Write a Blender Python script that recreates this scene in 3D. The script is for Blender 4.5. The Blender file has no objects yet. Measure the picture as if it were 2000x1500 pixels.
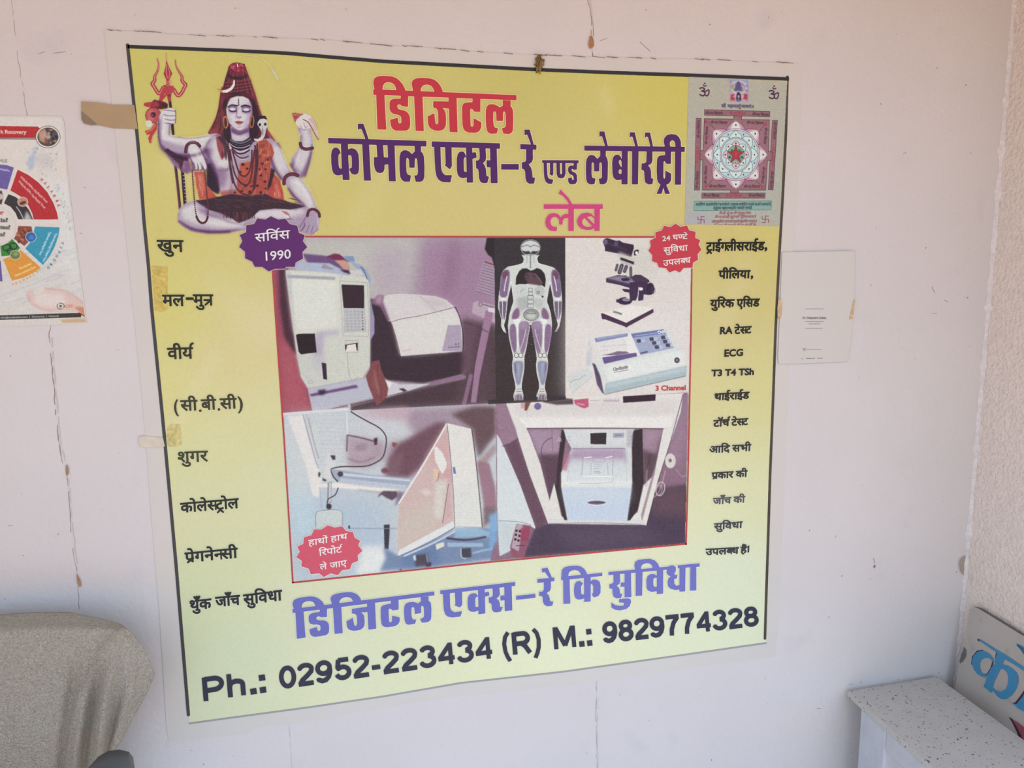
import bpy, math, random
import numpy as np
from mathutils import Vector, Matrix, geometry
from mathutils.geometry import tessellate_polygon
random.seed(7); RNG = np.random.default_rng(7)
SC = bpy.context.scene; COL = SC.collection

# ------------------------------------------------------------------ camera
FOC, CX, CY = 1420.0, 1000.0, 750.0            # pixels, for a 2000x1500 frame
DIST, EYE = 1.5, 1.53
_dn = np.array([143., 9093., FOC]); _dn /= np.linalg.norm(_dn)
_rt = np.array([6255., -321., FOC]); _rt -= _dn*_rt.dot(_dn); _rt /= np.linalg.norm(_rt)
_Z = -_dn; _X = _rt; _Y = np.cross(_Z, _X)
ROT = np.stack([_X, _Y, _Z])                   # camera axes -> world
CAMP = np.array([0., -DIST, EYE])
cam = bpy.data.objects.new('camera', bpy.data.cameras.new('camera')); COL.objects.link(cam)
cam.data.sensor_width = 36.0; cam.data.lens = FOC/2000*36; cam.data.clip_start = 0.02
_r, _u, _b = ROT@np.array([1, 0, 0.]), ROT@np.array([0, -1, 0.]), ROT@np.array([0, 0, -1.])
cam.matrix_world = Matrix(((_r[0], _u[0], _b[0], 0), (_r[1], _u[1], _b[1], -DIST), (_r[2], _u[2], _b[2], EYE), (0, 0, 0, 1)))
SC.camera = cam

# ------------------------------------------------------------------ sky, sun, exposure
wd = bpy.data.worlds.new('world'); SC.world = wd; wd.use_nodes = True
wn = wd.node_tree; bg = wn.nodes['Background']
bg.inputs[0].default_value = (0.51, 0.66, 0.93, 1); bg.inputs[1].default_value = 3.05
sun = bpy.data.objects.new('sun', bpy.data.lights.new('sun', 'SUN')); COL.objects.link(sun)
sun.data.energy = 7.4; sun.data.angle = 0.01; sun.data.color = (1.0, 0.90, 0.74)
sun.rotation_euler = Vector((-0.75, -0.1, 0.95)).to_track_quat('Z', 'Y').to_euler()
vs = SC.view_settings
vs.view_transform = 'Standard'; vs.look = 'None'; vs.gamma = 1.0; vs.use_curve_mapping = False
vs.exposure = -0.65

# ------------------------------------------------------------------ picking helpers
def ray(px, py):
    px = np.asarray(px, float); py = np.asarray(py, float)
    v = np.stack([px-CX, py-CY, np.full_like(px, FOC)], -1)
    return v@ROT.T
def on_wall(px, py, off=0.0):
    """points of the back-wall plane (y = -off) seen at these photo pixels, N x 3"""
    r = ray(px, py); t = (DIST-off)/r[..., 1]
    return r*t[..., None]+CAMP
def on_plane(px, py, p0, nrm):
    r = ray(px, py); t = ((np.asarray(p0)-CAMP)@np.asarray(nrm))/(r@np.asarray(nrm))
    return r*t[..., None]+CAMP

# colours are read as display sRGB; the light that falls on the wall there is divided out
def lin(c):
    c = np.asarray(c, float); return np.where(c <= .04045, c/12.92, ((c+.055)/1.055)**2.4)
def hx(s): return np.array([int(s[i:i+2], 16)/255 for i in (0, 2, 4)])
LIGHT = [(100, (0.965, 0.865, 0.90)), (700, (1.02, 1.01, 1.13)), (1400, (0.93, 0.995, 1.26))]
def light(py):
    py = np.asarray(py, float)
    return np.stack([np.interp(py, [k[0] for k in LIGHT], [k[1][i] for k in LIGHT]) for i in range(3)], -1)
def albedo(rgb, py):
    """rgb display 0..1 (…x3) seen at height py -> linear surface colour"""
    return np.clip(lin(rgb)/light(py), 0.003, 0.93)

# ------------------------------------------------------------------ materials
def mat(name, col, rough=0.6, spec=0.3, noise=0.0, nscale=30, bump=0.0, bscale=200, attr=None, metal=0.0, alpha=1.0, spots=None):
    m = bpy.data.materials.new(name); m.use_nodes = True
    nt = m.node_tree; N = nt.nodes; L = nt.links; b = N['Principled BSDF']
    b.inputs['Roughness'].default_value = rough; b.inputs['Specular IOR Level'].default_value = spec
    b.inputs['Metallic'].default_value = metal; b.inputs['Alpha'].default_value = alpha
    tc = N.new('ShaderNodeTexCoord')
    if attr:
        a = N.new('ShaderNodeAttribute'); a.attribute_name = attr; src = a.outputs['Color']
    else:
        rgb = N.new('ShaderNodeRGB'); rgb.outputs[0].default_value = (*[float(x) for x in col], 1); src = rgb.outputs[0]
    if noise > 0:
        nz = N.new('ShaderNodeTexNoise'); nz.inputs['Scale'].default_value = nscale; nz.inputs['Detail'].default_value = 5
        L.new(tc.outputs['Object'], nz.inputs['Vector'])
        mr = N.new('ShaderNodeMapRange'); mr.inputs[1].default_value = .25; mr.inputs[2].default_value = .75
        mr.inputs[3].default_value = 1-noise; mr.inputs[4].default_value = 1+noise
        L.new(nz.outputs['Fac'], mr.inputs[0])
        vm = N.new('ShaderNodeVectorMath'); vm.operation = 'SCALE'
        L.new(src, vm.inputs[0]); L.new(mr.outputs[0], vm.inputs['Scale']); src = vm.outputs[0]
    if spots:
        for sc_, thr, wdt, scol in spots:
            vz = N.new('ShaderNodeTexNoise'); vz.inputs['Scale'].default_value = sc_; vz.inputs['Detail'].default_value = 2
            L.new(tc.outputs['Object'], vz.inputs['Vector'])
            m2 = N.new('ShaderNodeMapRange'); m2.inputs[1].default_value = thr; m2.inputs[2].default_value = thr+wdt
            L.new(vz.outputs['Fac'], m2.inputs[0])
            mx = N.new('ShaderNodeMix'); mx.data_type = 'RGBA'; mx.inputs[7].default_value = (*scol, 1)
            L.new(m2.outputs[0], mx.inputs[0]); L.new(src, mx.inputs[6]); src = mx.outputs[2]
    L.new(src, b.inputs['Base Color'])
    if bump > 0:
        bz = N.new('ShaderNodeTexNoise'); bz.inputs['Scale'].default_value = bscale; bz.inputs['Detail'].default_value = 4
        L.new(tc.outputs['Object'], bz.inputs['Vector'])
        bp = N.new('ShaderNodeBump'); bp.inputs['Strength'].default_value = 1.0; bp.inputs['Distance'].default_value = bump
        L.new(bz.outputs['Fac'], bp.inputs['Height']); L.new(bp.outputs[0], b.inputs['Normal'])
    return m
_ink = {}
def ink(hexs, py):
    """flat printing ink whose look in the photo is hexs at height py"""
    k = (hexs, round(py/150))
    if k not in _ink:
        _ink[k] = mat('ink_'+hexs, albedo(hx(hexs), py), rough=.55, spec=.25, noise=.05, nscale=220)
    return _ink[k]
M_PRINT = mat('print', (1, 1, 1), rough=.5, spec=.3, attr='print', noise=.03, nscale=160)

# ------------------------------------------------------------------ object helpers
def link(name, me, material=None, parent=None):
    o = bpy.data.objects.new(name, me); COL.objects.link(o)
    if material: me.materials.append(material)
    if parent: o.parent = parent; o.matrix_parent_inverse = parent.matrix_world.inverted()
    return o
def thing(name, label, cat, loc=(0, 0, 0), group=None):
    o = bpy.data.objects.new(name, None); COL.objects.link(o); o.location = loc; o.empty_display_size = .05
    o['label'] = label; o['category'] = cat
    if group: o['group'] = group
    o.matrix_world = Matrix.Translation(loc); return o
def tag(o, label, cat, group=None):
    o['label'] = label; o['category'] = cat
    if group: o['group'] = group
    return o
def struct(o): o['kind'] = 'structure'; return o
def mesh(name, V, F, material=None, parent=None, smooth=False):
    me = bpy.data.meshes.new(name); me.from_pydata([tuple(map(float, v)) for v in V], [], [tuple(f) for f in F]); me.update()
    if smooth: me.shade_smooth()
    return link(name, me, material, parent)
def soup(name, V, F, material, parent=None):
    """V (N,3) array, F list/array of vertex index tuples; fast path, faces of mixed size"""
    me = bpy.data.meshes.new(name); V = np.asarray(V, np.float32)
    me.vertices.add(len(V)); me.vertices.foreach_set('co', V.ravel())
    lens = np.array([len(f) for f in F], np.int32); idx = np.concatenate([np.asarray(f) for f in F]).astype(np.int32)
    me.loops.add(len(idx)); me.loops.foreach_set('vertex_index', idx)
    st = np.zeros(len(F), np.int32); st[1:] = np.cumsum(lens)[:-1]
    me.polygons.add(len(F)); me.polygons.foreach_set('loop_start', st); me.polygons.foreach_set('loop_total', lens)
    me.update(calc_edges=True); me.validate()
    return link(name, me, material, parent)
def box_vf(x0, x1, y0, y1, z0, z1):
    V = [(x, y, z) for x in (x0, x1) for y in (y0, y1) for z in (z0, z1)]
    F = [(0, 1, 3, 2), (4, 6, 7, 5), (0, 4, 5, 1), (2, 3, 7, 6), (0, 2, 6, 4), (1, 5, 7, 3)]
    return V, F
def box(name, x0, x1, y0, y1, z0, z1, material, parent=None, bevel=0.0, seg=2):
    V, F = box_vf(x0, x1, y0, y1, z0, z1); o = mesh(name, V, F, material, parent)
    if bevel:
        md = o.modifiers.new('bevel', 'BEVEL'); md.width = bevel; md.segments = seg
    return o
def pts(s):
    return [tuple(float(v) for v in p.split(',')) for p in s.split()]
def crop(s, x0, y0, k):
    """points read off a magnified crop of the photograph -> photo pixels"""
    a = np.array(pts(s) if isinstance(s, str) else s, float); return a/k+np.array([x0, y0])
def smooth_closed(p, n=3):
    p = np.asarray(p, float)
    for _ in range(n-1):
        q = np.roll(p, -1, 0); p = np.stack([.75*p+.25*q, .25*p+.75*q], 1).reshape(-1, 2)
    return p
def smooth_open(p, n=2):
    p = np.asarray(p, float)
    for _ in range(n):
        if len(p) < 3: return p
        q = np.stack([.75*p[:-1]+.25*p[1:], .25*p[:-1]+.75*p[1:]], 1).reshape(-1, p.shape[1])
        p = np.vstack([p[:1], q[1:-1], p[-1:]])
    return p
def flat(name, pp, off, material, parent, depth=0.0):
    """a flat sheet on the wall with the outline pp (photo pixels), standing off the wall by off"""
    P = on_wall(np.array(pp)[:, 0], np.array(pp)[:, 1], off)
    tris = tessellate_polygon([[Vector((p[0], p[2], 0)) for p in P]])
    V = list(P); F = []
    for t in tris:
        a, b_, c = (P[i] for i in t)
        n = np.cross(b_-a, c-a); F.append(tuple(t) if n[1] < 0 else tuple(reversed(t)))
    if depth:
        n0 = len(V); V = V+[p+np.array([0, depth, 0]) for p in P]
        for i in range(n0): j = (i+1) % n0; F.append((i, j, j+n0, i+n0))
    return mesh(name, V, F, material, parent)

# ------------------------------------------------------------------ rasterised masks (coverage arrays) in photo-pixel space
def poly_mask(polys, x0, y0, w, h, s, ss=3):
    """even-odd coverage of closed polygons; (x0,y0) photo px of cell 0, s cells per photo px"""
    cnt = np.zeros((h*ss, w*ss+1), np.int32)
    for pp in polys:
        q = (np.asarray(pp, float)-np.array([x0, y0]))*s*ss
        a = q; b_ = np.roll(q, -1, 0)
        for (ax, ay), (bx, by) in zip(a, b_):
            if ay == by: continue
            if ay > by: ax, ay, bx, by = bx, by, ax, ay
            r0 = max(0, math.ceil(ay-.5)); r1 = min(h*ss, math.ceil(by-.5))
            if r1 <= r0: continue
            rows = np.arange(r0, r1); xi = ax+(rows+.5-ay)*(bx-ax)/(by-ay)
            ci = np.clip(np.ceil(xi-.5), 0, w*ss).astype(int); cnt[rows, ci] += 1
    ins = (np.cumsum(cnt, 1)[:, :w*ss] & 1).astype(np.float32)
    return ins.reshape(h, ss, w, ss).mean((1, 3))
def tri_mask(T, x0, y0, w, h, s, out):
    """union of triangles T (N,3,2), written with max into out"""
    q = (T-np.array([x0, y0]))*s
    for t in q:
        c0 = max(0, int(t[:, 0].min())-1); c1 = min(w, int(t[:, 0].max())+2)
        r0 = max(0, int(t[:, 1].min())-1); r1 = min(h, int(t[:, 1].max())+2)
        if c1 <= c0 or r1 <= r0: continue
        X, Y = np.meshgrid(np.arange(c0, c1)+.5, np.arange(r0, r1)+.5)
        ar = (t[1, 0]-t[0, 0])*(t[2, 1]-t[0, 1])-(t[1, 1]-t[0, 1])*(t[2, 0]-t[0, 0])
        if abs(ar) < 1e-9: continue
        sg = 1 if ar > 0 else -1; d = np.full(X.shape, 9.)
        for i in range(3):
            p, r = t[i], t[(i+1) % 3]; e = r-p; L = math.hypot(*e)+1e-9
            d = np.minimum(d, sg*(e[0]*(Y-p[1])-e[1]*(X-p[0]))/L)
        out[r0:r1, c0:c1] = np.maximum(out[r0:r1, c0:c1], np.clip(d+.5+.15, 0, 1))
def line_mask(pp, wd_, x0, y0, w, h, s, out=None, taper=None, butt=False):
    if out is None: out = np.zeros((h, w), np.float32)
    q = (np.asarray(pp, float)-np.array([x0, y0]))*s; n = len(q)
    for i in range(n-1):
        a, b_ = q[i], q[i+1]
        ra = rb = wd_*s/2
        if taper: ra, rb = ra*(taper[0]+(taper[1]-taper[0])*i/(n-1)), ra*(taper[0]+(taper[1]-taper[0])*(i+1)/(n-1))
        R = max(ra, rb)+1
        c0 = max(0, int(min(a[0], b_[0])-R)); c1 = min(w, int(max(a[0], b_[0])+R)+2)
        r0 = max(0, int(min(a[1], b_[1])-R)); r1 = min(h, int(max(a[1], b_[1])+R)+2)
        if c1 <= c0 or r1 <= r0: continue
        X, Y = np.meshgrid(np.arange(c0, c1)+.5, np.arange(r0, r1)+.5)
        e = b_-a; LL = e@e+1e-9; t0 = ((X-a[0])*e[0]+(Y-a[1])*e[1])/LL; t = np.clip(t0, 0, 1)
        d = np.hypot(X-a[0]-t*e[0], Y-a[1]-t*e[1]); cov = np.clip(ra+(rb-ra)*t-d+.5, 0, 1)
        if butt and i == 0: cov *= np.clip(t0*math.sqrt(LL)+.5, 0, 1)
        if butt and i == n-2: cov *= np.clip((1-t0)*math.sqrt(LL)+.5, 0, 1)
        out[r0:r1, c0:c1] = np.maximum(out[r0:r1, c0:c1], cov)
    return out
def gblur(a, sg):
    if sg <= 0: return a
    r = int(3*sg+1); k = np.exp(-np.arange(-r, r+1)**2/(2*sg*sg)); k /= k.sum()
    a = np.apply_along_axis(lambda m: np.convolve(np.pad(m, r, mode='edge'), k, 'valid'), 0, a)
    return np.apply_along_axis(lambda m: np.convolve(np.pad(m, r, mode='edge'), k, 'valid'), 1, a)
def dilate(a, r):
    if r <= 0: return a
    out = a.copy(); n = max(8, int(r*6)); H, W = a.shape
    p = np.pad(a, int(r)+2)
    o = int(r)+2
    for rr in {r, r*.5}:
        for k in range(n):
            dx, dy = rr*math.cos(2*math.pi*k/n), rr*math.sin(2*math.pi*k/n)
            ix, iy = math.floor(dx), math.floor(dy); fx, fy = dx-ix, dy-iy
            g = lambda yy, xx: p[o+yy:o+yy+H, o+xx:o+xx+W]
            v = (1-fy)*((1-fx)*g(iy, ix)+fx*g(iy, ix+1))+fy*((1-fx)*g(iy+1, ix)+fx*g(iy+1, ix+1))
            np.maximum(out, v, out)
    return out

class Field:
    """a printed shape: union of polygons, strokes and glyphs, turned into one flat non-overlapping mesh"""
    def __init__(self, x0, y0, x1, y1, s=3.0):
        self.x0, self.y0, self.s = x0, y0, s
        self.w = int((x1-x0)*s)+1; self.h = int((y1-y0)*s)+1
        self.a = np.zeros((self.h, self.w), np.float32)
    def poly(self, *pp):
        lo = np.min([np.min(p, 0) for p in pp], 0); hi = np.max([np.max(p, 0) for p in pp], 0)
        c0 = max(0, int((lo[0]-self.x0)*self.s)-1); r0 = max(0, int((lo[1]-self.y0)*self.s)-1)
        c1 = min(self.w, int((hi[0]-self.x0)*self.s)+2); r1 = min(self.h, int((hi[1]-self.y0)*self.s)+2)
        if c1 <= c0 or r1 <= r0: return
        m = poly_mask(pp, self.x0+c0/self.s, self.y0+r0/self.s, c1-c0, r1-r0, self.s)
        self.a[r0:r1, c0:c1] = np.maximum(self.a[r0:r1, c0:c1], m)
    def line(self, pp, w, **k): line_mask(pp, w, self.x0, self.y0, self.w, self.h, self.s, self.a, **k)
    def tris(self, T): tri_mask(T, self.x0, self.y0, self.w, self.h, self.s, self.a)
    def grow(self, r): self.a = dilate(self.a, r*self.s); return self
    def build(self, name, material, parent, off, mapper=None, arr=None, thr=.5):
        a = (self.a if arr is None else arr).copy()
        a[0, :] = a[-1, :] = 0; a[:, 0] = a[:, -1] = 0
        ins = a > thr; c00, c10, c01, c11 = ins[:-1, :-1], ins[:-1, 1:], ins[1:, :-1], ins[1:, 1:]
        n = c00.astype(int)+c10+c01+c11; full = n == 4; part = (n > 0) & (n < 4)
        VX, F = [], []
        d = np.diff(np.pad(full.astype(np.int8), ((0, 0), (1, 1))), axis=1)
        rs, cs = np.where(d == 1); re, ce = np.where(d == -1)
        k = 0
        for r, c, c2 in zip(rs, cs, ce):
            VX += [(c, r), (c, r+1), (c2, r+1), (c2, r)]; F.append((k, k+1, k+2, k+3)); k += 4
        for r, c in zip(*np.where(part)):
            co = ((c, r), (c, r+1), (c+1, r+1), (c+1, r)); v = (a[r, c], a[r+1, c], a[r+1, c+1], a[r, c+1]); f = []
            for i in range(4):
                j = (i+1) & 3
                if v[i] > thr: VX.append(co[i]); f.append(k); k += 1
                if (v[i] > thr) != (v[j] > thr):
                    t = (thr-v[i])/(v[j]-v[i]); VX.append((co[i][0]+t*(co[j][0]-co[i][0]), co[i][1]+t*(co[j][1]-co[i][1]))); f.append(k); k += 1
            if len(f) >= 3: F.append(tuple(f))
        if not F: return None
        VX = np.array(VX, float); px = self.x0+(VX[:, 0]+.5)/self.s; py = self.y0+(VX[:, 1]+.5)/self.s
        P = on_wall(px, py, off) if mapper is None else mapper(px, py, off)
        return soup(name, P, F, material, parent)

# ------------------------------------------------------------------ glyphs
_gl = {}
def glyph(ch, res=3):
    if ch not in _gl:
        c = bpy.data.curves.new('g', 'FONT'); c.body = ch; c.resolution_u = res
        o = bpy.data.objects.new('g', c); COL.objects.link(o)
        dg = bpy.context.evaluated_depsgraph_get(); dg.update()
        me = o.evaluated_get(dg).to_mesh(); me.calc_loop_triangles()
        v = np.array([p.co[:2] for p in me.vertices]) if len(me.vertices) else np.zeros((0, 2))
        T = np.array([[v[i] for i in t.vertices] for t in me.loop_triangles]) if len(v) else np.zeros((0, 3, 2))
        bpy.data.objects.remove(o); bpy.data.curves.remove(c)
        _gl[ch] = (T, (v[:, 0].max() if len(v) else 0.0), (v[:, 0].min() if len(v) else 0.0))
    return _gl[ch]
def latin(s):
    """whole run of latin text as triangles, width"""
    T, x1, x0 = glyph(s, 3); return T, x1
HB = 0.622                                       # headline height of the script, in ems
STEM = {'स': .14, 'न': .14, 'ग': .15, 'ब': .14, 'ण': .15, 'च': .13, 'त': .13, 'प': .13, 'ल': .13}
ZERO = 'ुूेैंँ्'
def clip_x(T, xc):
    out = []
    for t in T:
        p = [tuple(v) for v in t]; q = []
        for i in range(3):
            a, b_ = p[i], p[(i+1) % 3]
            if a[0] <= xc: q.append(a)
            if (a[0] <= xc) != (b_[0] <= xc):
                f = (xc-a[0])/(b_[0]-a[0]); q.append((xc, a[1]+f*(b_[1]-a[1])))
        for i in range(1, len(q)-1): out.append([q[0], q[i], q[i+1]])
    return np.array(out) if out else np.zeros((0, 3, 2))
def dev(seq):
    """lay out Devanagari in visual order. h+letter = half form, R = reph, r = rakar, ^ = caret under, W = tra"""
    x = 0.0; TT = []; SS = []; i = 0; ref = .5
    while i < len(seq):
        ch = seq[i]
        if ch == 'h':
            i += 1; T, w, _ = glyph(seq[i]); xc = w-STEM.get(seq[i], .14); T = clip_x(T, xc); TT.append(T+[x, 0]); x += xc-.01
        elif ch == 'R':
            SS.append(([(x-.1, .6), (x-.12, .72), (x-.07, .83), (x+.02, .86)], .075))
        elif ch == 'r':
            SS.append(([(x-.1, .24), (x-.22, .14), (x-.42, 0.0)], .075))
        elif ch == '^':
            m = x-.24; SS.append(([(m-.17, -.2), (m, -.02), (m+.17, -.2)], .07))
        elif ch == 'W':
            SS.append(([(x, HB-.036), (x+.56, HB-.036)], .072)); SS.append(([(x+.46, HB-.036), (x+.46, .03)], .075))
            SS.append(([(x+.06, .30), (x+.46, .30)], .07)); SS.append(([(x+.42, .28), (x+.12, .03)], .07)); x += .56
        elif ch == ' ': x += .26
        elif ch in ZERO:
            T, w, _ = glyph(ch); TT.append(T+[x, 0])
        elif ord(ch) < 128:
            T, w, l = glyph(ch); TT.append(T*np.array([1.0, .9])+[x+.03, 0]); x += w+.07
        else:
            T, w, l = glyph(ch)
            if ch == 'ि': adv = .262
            elif ch in 'ोौॉाी': adv = .262
            else: adv = w
            TT.append(T+[x, 0]); x += adv-.004
        i += 1
    return TT, SS, x
def put_dev(fd, seq, p0, p1, h, bold=.0, dn=None):
    """p0,p1 = ends of the headline (photo px, top of the bar), h = body height px"""
    TT, SS, L = dev(seq); p0 = np.array(p0, float); p1 = np.array(p1, float)
    ux = (p1-p0)/L; dn = np.array(dn if dn is not None else (0.03, 1.0)); uy = -dn*h/HB
    def m(q): q = np.asarray(q); return p0+q[..., :1]*ux+(q[..., 1:]-HB)*uy
    for T in TT:
        if len(T): fd.tris(m(T))
    for s_, w in SS: fd.line(smooth_open(m(np.array(s_)), 2), w*h/HB)
def put_lat(fd, s, p0, p1, h, dn=None, cap=0.70):
    """latin run: p0,p1 = ends of the baseline, h = capital height in px"""
    T, L = latin(s); p0 = np.array(p0, float); p1 = np.array(p1, float); ux = (p1-p0)/L
    dn = np.array(dn if dn is not None else (0.03, 1.0)); uy = -dn*h/cap
    fd.tris(p0+T[..., :1]*ux+T[..., 1:]*uy)

# ------------------------------------------------------------------ painter for printed pictures
class Canvas:
    def __init__(self, x0, y0, x1, y1, s, base):
        self.x0, self.y0, self.s = x0, y0, s; self.w = int((x1-x0)*s); self.h = int((y1-y0)*s)
        X, Y = np.meshgrid(x0+(np.arange(self.w)+.5)/s, y0+(np.arange(self.h)+.5)/s); self.X, self.Y = X, Y
        self.img = base(X, Y) if callable(base) else np.tile(hx(base), (self.h, self.w, 1)).astype(np.float64)
        self.touch = np.zeros((self.h, self.w), bool); self.T = (0, 0, 1)
    def frame(self, x0, y0, k): self.T = (x0, y0, k)
    def _q(self, p): return crop(p, *self.T)
    def _apply(self, m, c0, r0, col, al):
        m = m[..., None]*al; r1, c1 = r0+m.shape[0], c0+m.shape[1]
        self.img[r0:r1, c0:c1] = self.img[r0:r1, c0:c1]*(1-m)+hx(col)*m; self.touch[r0:r1, c0:c1] |= m[..., 0] > .02
    def _box(self, q, pad):
        c0 = max(0, int((q[:, 0].min()-self.x0)*self.s-pad)); c1 = min(self.w, int((q[:, 0].max()-self.x0)*self.s+pad)+2)
        r0 = max(0, int((q[:, 1].min()-self.y0)*self.s-pad)); r1 = min(self.h, int((q[:, 1].max()-self.y0)*self.s+pad)+2)
        return c0, r0, c1-c0, r1-r0
    def P(self, col, p, blur=0, al=1.0, sm=0):
        q = self._q(p)
        if sm: q = smooth_closed(q, sm)
        bl = blur/self.T[2]*self.s; c0, r0, w, h = self._box(q, 3*bl+2)
        if w <= 0 or h <= 0: return
        m = poly_mask([q], self.x0+c0/self.s, self.y0+r0/self.s, w, h, self.s)
        self._apply(gblur(m, bl), c0, r0, col, al)
    def L(self, col, wd_, p, blur=0, al=1.0, sm=2, taper=None):
        q = self._q(p)
        if sm: q = smooth_open(q, sm)
        wp = wd_/self.T[2]; bl = blur/self.T[2]*self.s; c0, r0, w, h = self._box(q, 3*bl+wp*self.s+2)
        if w <= 0 or h <= 0: return
        m = line_mask(q, wp, self.x0+c0/self.s, self.y0+r0/self.s, w, h, self.s, taper=taper)
        self._apply(gblur(m, bl), c0, r0, col, al)
    def E(self, col, cx, cy, rx, ry, rot=0, blur=0, al=1.0, ring=0):
        t = np.linspace(0, 2*math.pi, 33)[:-1]; c, s_ = math.cos(math.radians(rot)), math.sin(math.radians(rot))
        p = np.stack([cx+rx*np.cos(t)*c-ry*np.sin(t)*s_, cy+rx*np.cos(t)*s_+ry*np.sin(t)*c], 1)
        if ring: self.L(col, ring, np.vstack([p, p[:1]]), blur, al, sm=0)
        else: self.P(col, p, blur, al)
    def beads(self, col, p, r, step, sm=2):
        q = smooth_open(np.array(pts(p)), sm); d = np.r_[0, np.cumsum(np.hypot(*np.diff(q, axis=0).T))]
        for t in np.arange(0, d[-1], step):
            self.E(col, np.interp(t, d, q[:, 0]), np.interp(t, d, q[:, 1]), r, r)
    def text(self, col, fn, x0, y0, x1, y1, bold=0, al=1.0):
        """draw lettering with a Field callback, box in photo px"""
        f = Field(x0, y0, x1, y1, self.s); fn(f)
        if bold: f.grow(bold)
        c0 = int(round((x0-self.x0)*self.s)); r0 = int(round((y0-self.y0)*self.s)); a = f.a
        if c0 < 0: a = a[:, -c0:]; c0 = 0
        if r0 < 0: a = a[-r0:, :]; r0 = 0
        a = a[:max(0, self.h-r0), :max(0, self.w-c0)]
        if a.size: self._apply(a, c0, r0, col, al)
    def grain(self, amt, line=0.0, sg=.7):
        n = gblur(RNG.normal(0, 1, (self.h, self.w)), sg*self.s); n /= n.std()+1e-9
        l = np.sin(self.Y*2*math.pi/3.1+self.X*.02)
        self.img = np.clip(self.img+(n*amt+l*line)[..., None], 0, 1)
    def build(self, name, parent, off, clip=None, only_touched=False):
        H, W = self.h, self.w; P = on_wall(self.X, self.Y, off).reshape(-1, 3).astype(np.float32)
        idx = np.arange(H*W).reshape(H, W)
        keep = np.ones((H-1, W-1), bool)
        if clip is not None:
            m = poly_mask([clip], self.x0, self.y0, W, H, self.s) > .5
            keep &= m[:-1, :-1] & m[1:, 1:] & m[1:, :-1] & m[:-1, 1:]
        if only_touched:
            t = self.touch; keep &= t[:-1, :-1] | t[1:, 1:] | t[1:, :-1] | t[:-1, 1:]
        q = np.stack([idx[:-1, :-1], idx[1:, :-1], idx[1:, 1:], idx[:-1, 1:]], -1)[keep]
        used = np.unique(q); rm = np.full(H*W, -1, np.int64); rm[used] = np.arange(len(used)); q = rm[q]; P = P[used]
        me = bpy.data.meshes.new(name); me.vertices.add(len(P)); me.vertices.foreach_set('co', P.ravel())
        me.loops.add(q.size); me.loops.foreach_set('vertex_index', q.ravel().astype(np.int32))
        me.polygons.add(len(q)); me.polygons.foreach_set('loop_start', np.arange(len(q), dtype=np.int32)*4)
        me.polygons.foreach_set('loop_total', np.full(len(q), 4, np.int32)); me.update(calc_edges=True)
        c = np.ones((len(P), 4), np.float32); c[:, :3] = albedo(self.img, self.Y).reshape(-1, 3)[used]
        at = me.color_attributes.new('print', 'FLOAT_COLOR', 'POINT'); at.data.foreach_set('color', c.ravel())
        return link(name, me, M_PRINT, parent)
# ================================================================== the room
WX1 = 1.563                                     # inner face of the right wall
m_wall = mat('wall_paint', (0.665, 0.612, 0.552), rough=.55, spec=.35, noise=.035, nscale=3.0, bump=.0012, bscale=90,
             spots=[(9, .62, .25, (.60, .545, .52)), (75, .735, .03, (.50, .45, .43)), (260, .755, .03, (.40, .34, .32))])
m_stucco = mat('right_wall_plaster', (.80, .70, .60), rough=.8, spec=.2, noise=.07, nscale=60, bump=.006, bscale=110,
               spots=[(30, .62, .2, (.70, .62, .55))])
m_ceil = mat('ceiling_plaster', (0.6, 0.4, 0.26), rough=.8, noise=.05, nscale=5)
m_floor = mat('floor_concrete', (0.9, 0.9, 0.94), rough=.7, noise=.1, nscale=6)
m_ground = mat('outside_ground', (0.6, 0.35, 0.17), rough=.9, noise=.12, nscale=3)
wall_back = struct(box('wall_back', -3.2, WX1+.2, 0.0, 0.2, 0.0, 2.45, m_wall))
wall_right = struct(box('wall_right', WX1, WX1+.2, -0.5, -0.0005, 0.0, 2.45, m_stucco))
ceiling = struct(box('ceiling', -3.2, WX1+.2, -0.95, 0.2, 2.45, 2.6, m_ceil))
floor = struct(box('floor', -3.2, WX1+.2, -1.5, 0.2, -0.1, 0.0, m_floor))
wall_left_added = struct(box('wall_left_added', -1.7, -1.5, -1.0, -0.0005, 0.0, 2.45, m_stucco))  # unseen wall, added to cut the light from the left
outside = struct(box('yard_ground', -14, 14, -22, -1.5005, -0.2, -0.06, m_ground))  # unseen yard ground beyond the porch, orange for warm bounce onto the wall
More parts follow.
